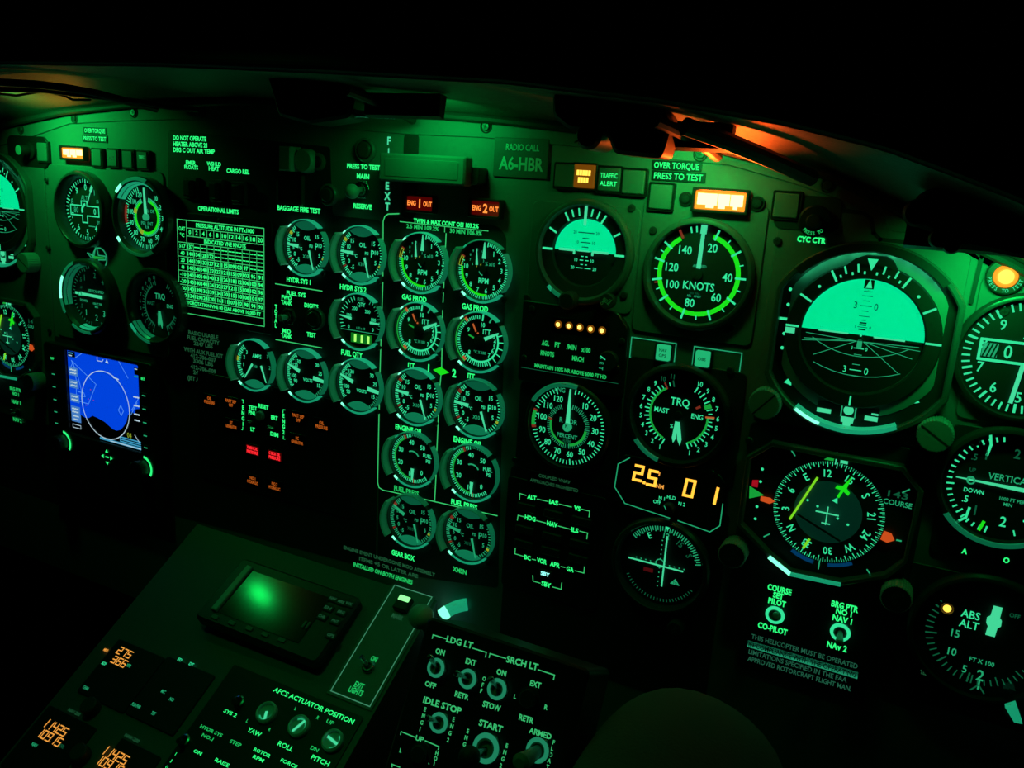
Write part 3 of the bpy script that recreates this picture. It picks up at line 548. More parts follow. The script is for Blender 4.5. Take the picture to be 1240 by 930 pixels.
# ------------------------------------------------------------------ course deviation dial at the bottom centre right
def d_cdi(o, m):
    m.ticks(-52, 75, 34, 29.5, 33, .8, T, 'mkd', every=2, rl=28.5)
    for a, t, k in ((-28, 'E', 'mk'), (4, '12', 'mkd'), (32, '15', 'mkx'), (58, 'S', 'mkx')): m.text(t, *pol(a, 25.5), 5, T, k, rot=-a)
    m.ticks(120, 240, 24, 29.5, 32, .6, T, 'mkx', every=3)
    for i in range(-5, 6):
        if abs(i) > 0: m.lathe([(.55, T), (0, T + .1)], 'mkd', 8, cx=i * 4 - 1, cy=1); m.lathe([(.55, T), (0, T + .1)], 'mkd', 8, cx=-1, cy=1 + i * 4)
    m.arc(0, 360, 3.0, 3.8, T, 'mkd', -1, 1); m.poly([(9, -14), (17, -14), (13, -9)], T, 'mkd'); m.poly([(-14, -9), (-6, -9), (-6, -5.5), (-14, -5.5)], T, 'redflag' if 0 else M_['mkrx']); m.text('TO', 13, -12.6, 2, T + .1, 'dial')
    m.poly([(0, 35.6), (5, 35.6), (2.5, 31)], T + 2, 'mk')
    q = MB(); q.box(2.2, 3.4, -18, 26, T + 1, T + 1.5, 'ndl', .1); q.build('course_needle', o); q = MB(); q.box(-27, 19, -.7, .5, T + 1.8, T + 2.3, 'ndl', .1); q.build('glide_needle', o)
M_['mkrx'] = emis('nav_flag_red', (.5, .02, .03), .12)
c = big(797, 688, 'dim round course deviation dial with crossed pointers, bottom centre right', d_cdi, 41, 34.6, deep=10, k='satin', wedge=((-75, -8, 'bezel'),))
p = MB(); p.lathe([(4, 1), (6.5, 4), (6.5, 14), (5.4, 15), (0, 15)], 'rubber', 24, cx=20, cy=-46); p.text('OBS', 20, -46, 3, 15.2, 'grey', rot=62); p.build('knob', c)
# ------------------------------------------------------------------ the big attitude director and compass dials (pilot, and the copilot pair at the left edge)
def sheath(R, X, n=40, sc=1):                       # circle of radius R clipped to straight sides at +-X
    return [(max(-X, min(X, R * math.cos(2 * math.pi * i / n))) * sc, R * math.sin(2 * math.pi * i / n) * sc) for i in range(n)]
def ridged_knob(o, x, y, r, h, name, txt=None, ang=12, k='knob', z0=2, slot=None):
    m = MB(); n = 36
    for i in range(2): pass
    pr = [(x + r * (1 if i % 2 else .955) * math.cos(2 * math.pi * i / 72), y + r * (1 if i % 2 else .955) * math.sin(2 * math.pi * i / 72)) for i in range(72)]
    m.prism(pr, z0, z0 + h, k, .7, 'satin' if txt else k)
    if slot is not None: m.tick(slot, -r * .95, r * .95, 1.3, z0 + h + .12, 'rubber', x, y)
    if txt:
        for i, t in enumerate(txt): m.text(t, x, y + 2.4 - 4.8 * i, 2.5, z0 + h + .15, 'grey', rot=ang, wmax=r * 1.7)
    return m.build(name, o)
def adi(px, py, label, dim=0):
    o = thing('attitude_director', label, 'attitude indicator', MAIN, px, py, 0, None, px=6); bpy.context.view_layer.update()
    m = MB(); A = sheath(68, 60, 64); 
    A = [(x, y - 3) for x, y in A]; Bi = [(x * .93, (y + 3) * .94 - 3) for x, y in A]
    m.frame(A, Bi, 1, 9, 'bezel', 1.0); m.build('bezel', o)
    m = MB(); m.prism([(x * 1.01, y) for x, y in Bi], 1, 2.2, 'dial', .1)
    for y in (27, 16, -5, -15.5): m.lathe([(1.25, 2.5), (0, 2.6)], 'mk', 12, cx=-51, cy=y)
    m.line([(-57, 5.6), (-47, 5.6)], 1.9, 2.5, 'mk'); m.poly([(-41, -42), (-46.5, -40.5), (-42, -35)], 2.5, 'mk'); m.poly([(38, -42), (43.5, -40), (39.5, -35)], 2.5, 'mk')
    m.line([(-21, -47.2), (-9, -47.2)], .9, 2.5, 'mkg'); m.line([(3, -47.4), (11, -47.4)], .9, 2.5, 'mkg'); m.build('face_plate', o)
    m = MB(); m.prism([(x, y) for x, y in sheath(57.5, 50, 64) if 1], 2.2, 2.9, 'dialgrey' if 0 else M_['adiwall'], .1); m.build('shadow_plate', o)
    m = MB(); m.lathe([(39.8, 1), (39.8, 5.4), (41, 6.2), (49.5, 6.2), (50.5, 5), (50.5, 1.8)], 'dial', 72)
    m.prism([(-17, 47), (17, 47), (13, 53.5), (8, 56), (-4, 56), (-11, 53)], 2, 6.2, 'dial', .3); Z = 6.5
    for a, r0, w in ((-30, 41.6, 1.5), (-20, 44.5, 1.2), (-10, 44.5, 1.2), (10, 44.5, 1.2), (20, 44.5, 1.2), (30, 41.6, 1.5), (-60, 40.6, 1.5), (60, 41.4, 1.5)): m.tick(a, r0, 50, w, Z, 'mk')
    for a in (-25, -15, -5, 5, 15, 25): m.tick(a, 43, 45, 1.2, Z, 'mk')
    for a in (-45, 45): m.lathe([(1.1, Z), (0, Z + .05)], 'mk', 10, cx=pol(a, 44.5)[0], cy=pol(a, 44.5)[1])
    m.poly([(-3.4, 53.5), (3.4, 53.5), (0, 45.5)], Z, 'mk'); m.line([(-49.5, 2), (-42, 2)], 1.5, Z, 'mk'); m.line([(41, 1.2), (49.5, 1.2)], 1.5, Z, 'mk'); m.box(-50, -43.5, -3.4, .6, Z, Z + 1, 'ndl', .2); m.tick(180, 42, 49, 1.1, Z, 'mk'); m.build('bank_ring', o)
    s = attitude(o, m, 39.6, 0, 0, 1.0, 3.0, 'mk'); Z = 3.15
    for y, w in ((31.2, 5), (28, 6.4), (24.6, 4), (17.6, 4), (14, 6.4), (9.5, 3.4), (11.2, 2.6)): s.line([(-w / 2, y), (w / 2, y)], .42, Z, 'dial')
    s.line([(-3.6, 21.2), (3.6, 21.2)], .5, Z, 'dial'); s.text('3', -6.6, 21.2, 4.6, Z, 'dial', bold=0); s.text('0', 6.6, 21.2, 4.6, Z, 'dial', bold=0); s.line([(-3, 6.4), (3, 6.4)], .45, Z, 'dial'); s.text('1', -4.6, 6.4, 2, Z, 'dial'); s.text('0', 5, 6.4, 2.2, Z, 'dial')
    for y in (4.8, 8, 9.4): s.line([(-1.8, y), (1.8, y)], 1.0, Z, 'dial')
    s.poly([(-3.2, 33), (3.2, 33), (3, 39.2), (-3, 39.2)], Z, 'dial'); s.poly([(-2.1, 33.6), (2.1, 33.6), (.4, 39.6)], Z + .1, 'mk')
    for x1, y1 in ((-36, -2), (-37, -6), (-38, -7.6), (-29, -17), (37, -2.6), (38, -5), (34, -11), (27, -22)): s.line([(-2.2 if x1 < 0 else 2.2, -3.6), (x1, y1)], .42, Z, 'mkd')
    for r, c, a in ((56, 42, 34), (70, 42, 24)): 
        s.arc(180 - a, 180 + a, r, r + .45, Z, 'mkd', 0, c)
    s.line([(-3, -8.6), (3, -8.6)], .6, Z, 'mk'); s.text('1', -4.4, -8.6, 2.4, Z, 'mk'); s.text('0', 4.8, -8.6, 2.6, Z, 'mk'); s.line([(-2.4, -13), (2.4, -13)], .5, Z, 'mkd'); s.line([(-2.4, -20), (2.4, -20)], .5, Z, 'mkd'); s.line([(-2.4, -28), (2.4, -28)], .5, Z, 'mkd')
    s.line([(-3.6, -24), (3.6, -24)], .6, Z, 'mk'); s.text('3', -7, -24, 4.4, Z, 'mk', bold=0); s.text('0', 7, -24, 4.6, Z, 'mk', bold=0); s.build('horizon_ball', o)
    q = MB(); q.box(-28, -8, .6, 1.6, 4.4, 5, 'ndl', .1); q.box(8, 28, .2, 1.2, 4.4, 5, 'ndl', .1); q.box(-39, -28, .9, 1.3, 4.4, 5, 'rubber', .1); q.box(28, 39, .5, .9, 4.4, 5, 'rubber', .1); q.box(-8.6, -7.6, -2.4, 1, 4.4, 5, 'dial', .1); q.box(7.6, 8.6, -2.4, 1, 4.4, 5, 'dial', .1)
    q.prism([(-2.6, -3.2), (2.6, -3.2), (2.2, -1.6), (0, .4), (-2.2, -1.6)], 4.4, 5, 'dial', .1); q.box(-1.6, 1.6, -8.4, -2, 4.4, 5, 'mkd', .1); q.ball(.8, (0, .8, 5), 'mk', 8, 5); q.build('aircraft_symbol', o)
    q = MB(); q.box(-21, 20, -59, -49.5, 2.2, 3.4, 'dial', .4); q.box(-21, -11.5, -57.6, -54.6, 3.4, 4.2, 'ndl', .2); q.box(11, 19.5, -58, -54.8, 3.4, 4.2, 'ndl', .2); q.box(15, 19.5, -53.6, -52.4, 3.4, 4.2, 'ndl', .2)
    q.ball(3.4, (0, -53, 4), 'ndl', 16, 8, .4); q.box(-5, -4.2, -58, -48, 3.4, 4.4, 'mkd', .1); q.box(4.2, 5, -58, -48, 3.4, 4.4, 'mkd', .1); q.prism([(-4.4, -58), (4.4, -58), (4, -62), (2.6, -62), (2.4, -66), (-2.4, -66), (-2.6, -62), (-4, -62)], 3.4, 4.4, 'ndl', .2); q.build('slip_ball_tube', o)
    q = MB(); q.lathe([(63.8, 3), (65.4, 9.6), (62.5, 9.8), (61.2, 4)], 'wlit', 24, 150, 214, 0, -3); q.lathe([(63.9, 3), (65.5, 9.7), (64.2, 9.9), (63, 9.8)], 'whot', 12, 196, 213, 0, -3); q.build('light_wedge', o)
    for a_ in (-44, -33, -22, -11, 0, 11, 22, 33, 44): x, y = pol(a_, 62.0, 0, -3); q = MB(); q.ball(.85, (x, y, 6.6), 'bead', 10, 6); q.build('lamp_bulb', o)
    q = MB(); q.lathe([(66.6, 7.6), (66.6, 9.3), (61.6, 9.3), (61, 8.4), (61.6, 7.6)], 'satin', 28, -47, 47, 0, -3); q.build('shade_lip', o)
    ridged_knob(o, -56, -56, 11.5, 15, 'adjust_knob', None, k='knob', slot=40); ridged_knob(o, 56, -58, 11.5, 15, 'adjust_knob', None, k='knob', slot=-58)
    q = MB(); q.poly([(x * .99, y) for x, y in Bi], 7.6, 'glass'); q.build('glass', o); return o
M_['adiwall'] = mat('attitude_inner_plate', (.34, .36, .36), .5)
adi(1042, 408, 'large square-sided attitude dial of the pilot with bright green sky, right of the knots dial')
adi(-3, 252, 'copilot attitude dial with green sky, cut by the left picture edge')
def hsi(px, py, label, dim=0):
    o = thing('compass_dial', label, 'compass indicator', MAIN, px, py, 0, None, px=6); bpy.context.view_layer.update()
    O8 = ccw([(-62, 32), (-45.5, 47), (44, 47), (59, 32), (57.5, -22), (46, -37), (17, -51), (-19, -52.5), (-36, -43), (-62, -23)])
    I8 = inset(O8, 3.6); m = MB(); m.frame(O8, I8, 1, 9, 'bezel', .8); m.build('bezel', o)
    m = MB(); m.prism(inset(O8, 3.4), 1, 2.0, 'dial', .1); Z = 2.3
    for y in (23, 13, -7, -17): m.lathe([(1.1, Z), (0, Z + .05)], 'mk', 10, cx=-50, cy=y)
    m.poly([(-56.5, -2), (-57.5, 8), (-46, 3)], Z, 'mkgd'); m.poly([(-56, 8), (-51.5, 8), (-51.5, 14), (-56, 13)], Z, 'redflag')
    for x, y, a in ((-30, 40, -40), (48, 28, 50), (-40, -28, 50), (34, -38, -40)): p, q_ = pol(a, 2.4, x, y), pol(a, -2.4, x, y); m.line([p, q_], .9, Z, 'mkd')
    m.text('143', 43.5, 24, 4.6, Z, 'mkx', w=13); m.text('COURSE', 44.2, 17.8, 3.8, Z, 'mkd', w=18.5); m.build('face_plate', o)
    HDG = 128; R0, CX, CY = 38.5, 0, 1
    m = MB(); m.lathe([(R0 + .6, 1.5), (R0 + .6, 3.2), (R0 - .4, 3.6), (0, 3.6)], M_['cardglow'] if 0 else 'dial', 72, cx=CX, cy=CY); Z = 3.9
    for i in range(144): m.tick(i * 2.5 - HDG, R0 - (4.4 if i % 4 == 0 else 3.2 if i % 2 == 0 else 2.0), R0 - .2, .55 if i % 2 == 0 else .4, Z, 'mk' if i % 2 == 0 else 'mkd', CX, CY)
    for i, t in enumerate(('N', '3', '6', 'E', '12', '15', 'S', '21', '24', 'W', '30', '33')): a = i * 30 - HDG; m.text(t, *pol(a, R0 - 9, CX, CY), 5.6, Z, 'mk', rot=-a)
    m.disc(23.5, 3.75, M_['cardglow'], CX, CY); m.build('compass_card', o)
    CR = 150 - HDG
    def rot(p, a): c, s = math.cos(rad(-a)), math.sin(rad(-a)); return (CX + p[0] * c - p[1] * s, CY + p[0] * s + p[1] * c)
    q = MB(); q.prism([rot(p, CR) for p in ((-.9, 14), (.9, 14), (.9, 20), (5, 19), (5, 21.4), (1.6, 23), (0, 33), (-1.6, 23), (-5, 21.4), (-5, 19), (-.9, 20))], 4.2, 5, 'mkg', .1)
    q.prism([rot(p, CR) for p in ((-.9, -34), (.9, -34), (.9, -25), (-.9, -25))], 4.2, 5, 'lime', .1); q.build('course_pointer', o)
    q = MB(); q.prism([rot(p, CR) for p in ((-19.8, -20), (-18.2, -20), (-18.2, 19), (-19.8, 19))], 4.4, 5.2, 'lime', .1); q.build('deviation_bar', o)
    q = MB(); q.prism([(-20, -4.4), (12, -17.8), (11.4, -19.2), (-20.6, -5.8)], 4.4, 5.0, 'rubber', .1); q.build('bearing_bar', o)
    q = MB()
    for d in (-16, -8, 8, 16): x, y = rot((d, 0), CR); q.lathe([(.9, 4.1), (0, 4.2)], 'mk', 10, cx=x, cy=y)
    q.poly([rot(p, CR) for p in ((-2.2, 9.5), (2.2, 9.5), (0, 13.5))], 4.1, 'mk'); q.build('deviation_dots', o)
    q = MB(); q.box(-.4, .4, -8, 6, 6, 6.5, 'ndl', .1); q.box(-8, 8, .4, 1.4, 6, 6.5, 'ndl', .1); q.box(-3, 3, -7.4, -6.6, 6, 6.5, 'ndl', .1); q.build('aircraft_symbol', o)
    q = MB(); q.prism([pol(97, R0 + .6, CX, CY), pol(97, R0 + 5.5, CX, CY), pol(102, R0 + 9, CX, CY), pol(107, R0 + 5.5, CX, CY), pol(107, R0 + .6, CX, CY)], 3.6, 4.4, 'orange', .1); q.box(R0 + 9, R0 + 12.5, -9, -8, 3.4, 4, 'mkd', .1); q.prism([(-48, -1.2), (-41, -2), (-37.5, .6), (-41, 2.6), (-48, 2.4)], 3.8, 4.6, 'orange', .1); q.build('bearing_bug', o)
    q = MB(); q.prism([(-8, 40), (-1.5, 40), (-1.5, 45)], 3.6, 4.4, 'mkgd', .1); q.box(3, 8, 39.6, 43, 3.6, 4.4, 'ndl', .1); q.box(-.4, .4, 38, 47, 4, 4.6, 'ndl', .1); q.box(-.4, .4, -44, -37, 4, 4.6, 'mkd', .1); q.build('lubber_line', o)
    q = MB(); q.arc(148, 172, R0 + 1.2, R0 + 4, 2.4, 'bluetint', CX, CY); q.arc(186, 210, R0 + 1.2, R0 + 4.4, 2.4, 'bluetint', CX, CY); q.build('blue_window', o)
    for u, v in (((-36, -43), (-19, -52.5)), ((-19, -52.5), (17, -51))):
        q = MB(); d = (Vector(v) - Vector(u)).normalized(); n = Vector((-d.y, d.x)); q.prism([u, v, tuple(Vector(v) + n * 3), tuple(Vector(u) + n * 3)], 9, 10.4, 'whot' if u[0] < -20 else 'wlit', .5); q.build('light_wedge', o)
    for x in (-24, 24): q = MB(); q.ball(.6, (x, 44.6, 5.4), 'bead', 10, 6); q.build('lamp_bulb', o)
    q = MB(); q.box(-43, 42, 43.2, 46.4, 7.7, 9.2, 'bezel', .4); q.build('shade_lip', o)
    ridged_knob(o, -61, -44, 10.5, 17, 'heading_knob', ('SET', 'HEADING'), 200, 'knob'); ridged_knob(o, 54, -46, 10.5, 17, 'course_knob', ('COURSE', 'SET'), 28, 'knob')
    q = MB(); q.poly(I8, 7.4, 'glass'); q.build('glass', o); return o
M_['cardglow'] = mat('painted_glow_compass_centre', (.10, .11, .11), .55, em=(.01, .5, .28), es=.032)  # lamp glow on the card centre is put in as emission
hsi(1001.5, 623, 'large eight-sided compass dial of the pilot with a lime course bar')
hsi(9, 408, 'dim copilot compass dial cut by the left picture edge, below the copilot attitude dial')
# radar altitude dial, lower right
def d_abs(o, m):
    C0 = MAIN.pix(1190, 777, 8); L_ = lambda px, py: (MAIN.pix(px, py, T)[0] - C0[0], MAIN.pix(px, py, T)[1] - C0[1])
    m.ticks(186, 304, 16, 30.5, 35.5, .8, T, 'mkx', every=5, rl=28, wl=1.1); m.ticks(100, 182, 12, 31, 35.5, .8, T, 'mkx', every=4, rl=29)
    for px, py, t, h, k in ((1157, 767, '15', 5.6, 'mkd'), (1153, 789, '10', 5.6, 'mkd'), (1168, 810, '5', 5.6, 'mkd'), (1187, 818, '2', 8, 'mkd'), (1189, 801.5, 'FT X 100', 3.3, 'mkd'), (1175.5, 744.5, 'ABS', 5.6, 'mk'), (1173.5, 756.5, 'ALT', 5.6, 'mk'), (1229, 746, 'OFF', 3, 'mkx')): m.text(t, *L_(px, py), h, T, k)
    x, y = L_(1184, 834); m.line([(x - 4, y - 2), (x, y + 3), (x + 4, y - 2)], 1, T + .1, 'mkx'); m.line([(x, y), (x, y + 7)], 1, T + .1, 'mkd')
    x, y = L_(1203.5, 752); q = MB(); q.prism([(x + dx, y + dy) for dx, dy in ((-3.2, -11), (2.4, -11), (2.8, -4.5), (4.6, -2.2), (4.4, 1.6), (3.0, 3.4), (3.2, 11), (-2.0, 11), (-2.6, 3.4), (-4.4, 1.6), (-4.2, -2.2), (-2.8, -4.5))], T, T + 1.4, 'ndl', .3); q.build('setting_bug', o)
    x, y = L_(1147, 735.5); q = MB(); q.ball(2.7, (x, y, 4.4), 'ambery', 16, 8, .6); q.build('warning_lamp', o); q = MB(); q.lathe([(5.2, 2), (5.2, 4.4), (4.2, 4.6), (3.2, 2.6)], 'satin', 24, cx=x, cy=y); q.build('lamp_collar', o)
big(1190, 777, 'dim radio altitude dial marked ABS ALT with a small yellow lamp, lower right', d_abs, 47.5, 43.5, deep=8, k='satin')
# ------------------------------------------------------------------ moving-map display with blue screen
o = thing('map_display', 'moving-map display with a blue screen below the copilot dials', 'map display', MAIN, -420.8, 846.7, px=False); bpy.context.view_layer.update()
m = MB(); OUT = rr(182, 176, 5, -6, -37); m.frame(OUT, rr(122.5, 100.5, 1.5, .8, -4.2), .2, 9, 'black', 1); m.build('bezel', o)
m = MB(); m.box(-61, 62.5, -55, 46.5, 1, 5.0, 'mapk', .1); Z = 5.25
x0, x1, y0, y1 = -59.5, 61, -53.5, 45
coast = [(-59.5, 45), (-59.5, -28), (-50, -29), (-41, -30), (-34, -32), (-28, -31), (-21, -27), (-14, -28), (-6, -29.5), (0, -31), (6, -34), (13, -37), (19, -37.5), (26, -35), (31, -30), (36, -24), (39, -15), (42, -13), (45, -10), (50, -12), (52, -6), (61, -4), (61, 45)]
m.poly(coast, Z, 'blue'); Z += .15
m.arc(0, 360, 39.5, 40.5, Z + .1, 'mapw', 2, -10.5)
for p in (((-46, 38), (-34, 45)), ((-53, 34), (-12, 12), (-27, -14), (-48, -13)), ((-53, 34), (-44, 20), (-38, 0), (-39, -10)), ((-58, 20), (-50, 33), (-46, 10), (-48, -10)), ((28, 45), (42, 28)), ((46, -8), (61, 12)), ((44, -14), (55, 2)), ((-44, -2), (-34, -2), (-32, -6), (-44, -7))): m.line(p, .7, Z, 'bluel')
m.line([(24, -12), (28, -6), (32, -12), (28, -18)], .8, Z, 'bluel', True)
m.poly([(5.5, 40), (11, 40), (8, 44.5)], Z, 'mapw'); m.line([(-8, 45), (-8, 40.5), (0, 40.5), (2, 43)], .8, Z, 'mapw'); m.line([(18, 25), (26, 24)], 1.4, Z, 'mapw')
for y in (21, 6, -11, -26): m.box(-58.5, -43, y - 5, y + 5, Z - .1, Z, 'bluew', .05); m.text(('CHRT', 'TRFC', 'MENU', 'RNG')[int(y < 20) + int(y < 0) + int(y < -20)], -51, y, 3.4, Z + .15, 'mapw', wmax=13) if 0 else [m.line([(-56 + i, y + dy), (-53.4 + i, y + dy + .6)], 1.5, Z + .15, 'mapw') for dy in (-2.2, 1.6) for i in (0, 3.6, 7.4)]
m.box(-58.5, -42, -40, -30.5, Z - .1, Z, 'bluew', .05); m.line([(-55, -33), (-46, -33)], 1.6, Z + .1, 'mapw'); m.line([(-54, -37), (-47, -37)], 1.6, Z + .1, 'mapw'); m.line([(-57, -43.5), (-43, -43.5), (-43, -47.5), (-57, -47.5)], .7, Z, 'mapw', True)
for y in (8, -2, -12, -19): [m.line([(50 + i, y), (52.6 + i, y + .4)], 1.5, Z + .1, 'mapw') for i in (0, 3.4, 6.6)]
m.box(52.5, 60.5, 34, 42, Z - .1, Z, 'mapk', .05); m.line([(53.5, 40.5), (57, 40.5)], 1, Z + .1, 'mapw'); m.line([(53, 32), (60, 32)], 1.4, Z + .1, 'mkgd'); m.box(-58.5, -46, 38, 44.6, Z - .1, Z, 'mapk', .05); m.line([(-57, 42.6), (-50, 42.6)], 1.4, Z + .1, 'cyan'); m.line([(-57, 39.6), (-52, 39.6)], 1.2, Z + .1, 'mapw')
m.text('04', 40, -39, 6, Z, 'mky', bold=0); m.line([(49, -37), (58, -46)], .8, Z, 'mapw')
m.box(-10, 60.5, -53, -50.4, Z - .1, Z, 'cyan', .05); m.box(24, 60.5, -49.5, -43, Z - .1, Z, 'cyan', .05); m.box(25.4, 60, -48, -44.4, Z, Z + .1, 'mapk', .02); m.line([(27, -46.2), (58, -46.2)], 1.4, Z + .2, 'cyan'); m.line([(8, -51.8), (58, -51.8)], 1.0, Z + .1, 'mapw')
for x, y in ((-27, -8), (-18, -8), (-31, -16), (-22, 4)): m.lathe([(.7, Z), (0, Z + .05)], 'redflag', 8, cx=x, cy=y)
m.build('screen', o)
for i, y in enumerate((33, 14, -1.5, -17, -32, -46)):
    for x in (-80, 72):
        q = MB(); q.prism(rr(9, 6, 1, x, y), 9, 10.2, 'rubber', .3); q.box(x - 2.6, x + 2.6, y - .6, y + .6, 10.2, 10.35, 'mkd', .02) if i else q.text('BRT' if x > 0 else 'OFF', x, y, 2.8, 10.4, 'leg'); q.build('softkey', o)
for kx, ky in ((-71, -68), (66, -71)):
    q = MB(); q.lathe([(10, 9), (10, 20), (8.8, 21), (0, 21)], 'black', 28, cx=kx, cy=ky); q.tick(200, 2, 8, 1.4, 21.2, 'satin', kx, ky); q.build('knob', o)
    q = MB(); q.arc(5, 125, 11.6, 14.6, 9.6, 'legk', kx, ky) if 0 else q.arc(5, 125, 11.6, 14.4, 9.6, 'leg', kx, ky); q.build('lit_arc', o)
q = MB(); kx, ky = 6, -71
for a in (0, 90, 180, 270): p, r_, s_ = pol(a, 9.5, kx, ky), pol(a + 24, 6.2, kx, ky), pol(a - 24, 6.2, kx, ky); q.poly([p, r_, s_], 9.7, 'leg')
q.box(kx - 2.4, kx + 2.4, ky - .7, ky + .7, 9.3, 9.7, 'leg', .05); q.build('cursor_pad', o)
# ------------------------------------------------------------------ speed limits table
o = thing('limits_placard', 'lit speed limits table with rows of numbers under the words OPERATIONAL LIMITS', 'placard', MAIN, -239.8, 1007.0, px=False); bpy.context.view_layer.update()
m = MB(); m.prism(rr(136, 111, 4), .2, 2.6, 'black', .5); Z = 2.9
for x in (-57, 0, 57):
    for y in (51.5, -51.5): m.lathe([(2.2, 2.5), (2.2, 3.4), (0, 3.7)], 'metal', 12, cx=x, cy=y)
m.build('backing_plate', o)
q = MB(); L, R_, Tp, Bt = -58.5, 58.5, 48, -48; q.line([(L, Tp), (R_, Tp), (R_, Bt), (L, Bt)], .85, Z, 'line', True)
XS = [L + 13] + [L + 13 + (R_ - L - 13) * i / 11 for i in range(1, 12)]; ry = [48, 40.3, 32.2, 25.2] + [25.2 - 7.25 * i for i in range(1, 9)] + [-40.0]
for y in ry[1:3]: q.line([(XS[0], y), (R_, y)], .7, Z, 'line')
for y in ry[3:12]: q.line([(L, y), (R_, y)], .7, Z, 'line')
q.line([(L, -40), (R_, -40)], .7, Z, 'line')
q.line([(XS[0], Tp), (XS[0], ry[11])], .7, Z, 'line')
for x in XS[1:-1]: q.line([(x, ry[1]), (x, ry[2])], .7, Z, 'line'); q.line([(x, ry[3]), (x, ry[11])], .7, Z, 'line')
q.text('PRESSURE ALTITUDE IN FTx1000', 7, 44.1, 4.2, Z, 'leg', w=78, bold=.025); q.text('INDICATED VNE KNOTS', 7, 28.7, 4.2, Z, 'leg', w=56, bold=.025); q.text('AUTOROTATION VNE 80 KIAS ABOVE 10,000 FT', 0, -36.4, 3.6, Z, 'leg', w=108, bold=.025)
q.text('OAT', L + 6.6, 39, 4, Z, 'leg', w=9); q.text('°C', L + 6.6, 32.6, 4, Z, 'leg', w=6)
for i in range(11): q.text(str(2 * i), (XS[i] + XS[i + 1]) / 2, 36.3, 4.2, Z, 'leg', w=3 if i < 5 else 6.2, bold=.02)
ROWS = (('51.7', '137'), ('40', '140 134 128 122'), ('20', '140 139 133 127 121 115 109 103 97'), ('0', '140 140 140 132 127 121 115 109 103 96 91'), ('-10', '140 140 140 140 131 126 118 112 106 100 94'), ('-20', '140 140 140 136 132 127 121 115 108 102 96'), ('-30', '140 139 136 139 134 130 115 110 106 101 97'), ('-40', '134 129 124 120 116 111 107 102 98 94 90'))
for r, (h, vals) in enumerate(ROWS):
    y = (ry[3 + r] + ry[4 + r]) / 2; q.text(h, L + 6.6, y, 3.8, Z, 'leg', w=(4 if len(h) < 2 else 8.6 if len(h) > 2 else 5.6), bold=.02); v = vals.split()
    for i in range(11):
        x = (XS[i] + XS[i + 1]) / 2
        if i < len(v): q.text(v[i], x, y, 4.0, Z, 'leg', w=8.0 if len(v[i]) > 2 else 5.6, bold=.03)
        else: q.line([(x - 3.4, y), (x - .7, y)], 1.0, Z, 'leg'); q.line([(x + .7, y), (x + 3.4, y)], 1.0, Z, 'leg')
q.build('table_lettering', o)
# ------------------------------------------------------------------ switches, buttons and lamps on the panel
def toggle(B, px, py, label, R=5.5, lean=(0, 3), L=15, r0=1.5, r1=2.6, z=0, k='metal', tip='metal', ballr=0, cat='toggle switch', name='toggle_switch', nutk='metal', glow=None):
    o = thing(name, label, cat, B, px, py, z, None, px=z + 3); bpy.context.view_layer.update()
    m = MB(); m.prism([(R * 1.02 * math.cos(rad(60 * i)), R * 1.02 * math.sin(rad(60 * i))) for i in range(6)], 0, 1.6, nutk, .3); m.lathe([(R * .86, 1.5), (R * .86, 3.6), (R * .7, 4.2), (R * .5, 4.2), (R * .45, 2.4), (0, 2.2)], nutk, 28); m.build('bushing', o)
    if glow: m = MB(); m.lathe([(R * .95, 3.4), (R * .90, 4.5), (R * .66, 4.6), (R * .60, 3.8)], glow, 32); m.build('painted_collar_light', o)  # light falling on the collar, put in as a glowing ring
    m = MB(); e = (lean[0], lean[1], L); m.tube([(0, 0, 2), (e[0] * .5, e[1] * .5, L * .5), (e[0] * .93, e[1] * .93, L * .93), e], [r0, (r0 + r1) / 2, r1, r1 * .55], k, 14); m.build('lever', o)
    if ballr: m = MB(); m.ball(ballr, e, tip, 20, 12); m.build('lever_tip', o)
    return o
def capbutton(px, py, w, h, label, face='plate', z=0, txt=None, tk='legd', frame='black', d=5, cat='push button', name='push_button', group=None, B=MAIN, sq=None, zr=None):
    o = thing(name, label, cat, B, px, py, z, group, px=z + d); bpy.context.view_layer.update()
    m = MB(); m.frame(rr(w + 3.4, h + 3.4, 1.4), rr(w + .8, h + .8, 1), 0, d - 1.2, frame, .4); m.build('bezel', o)
    m = MB(); m.prism(rr(w, h, 1.2), 0, d, face, .7)
    if txt:
        n = len(txt)
        for i, t in enumerate(txt): m.text(t, 0, ((n - 1) / 2 - i) * h * .34, h * .2, d + .15, tk, w=w * .8 if len(t) > 4 else w * .55)
    m.build('cap', o); return o
# annunciator buttons right of the call sign plate
for px, py, lb in ((684, 213, 'blank square button beside the call sign plate'), (766.5, 220.5, 'blank square button right of the traffic alert button')): capbutton(px, py, 17.5, 17.5, lb, group='row of square caption buttons')
capbutton(737, 217.5, 17.5, 17.5, 'square button reading TRAFFIC ALERT', txt=('TRAFFIC', 'ALERT'), tk='leg', group='row of square caption buttons')
o = capbutton(706.5, 213.5, 17.5, 17.5, 'square caption button glowing yellow, left of TRAFFIC ALERT', face='ambers', group='row of square caption buttons')
m = MB()
for y, n, w in ((2.6, 5, 12), (-2.8, 4, 9)):
    for i in range(n): x = -w / 2 + (i + .5) * w / n; m.box(x - w / n * .42, x + w / n * .42, y - 2, y + 2, 5, 5.25, 'ambery', .05)
m.build('glowing_legend', o)
capbutton(799.5, 238.5, 17, 18, 'square green-lit blank button left of the bright amber lamp', face='plate')
capbutton(952, 249, 17, 17, 'dim blank square button right of the bright amber lamp', face='plate')
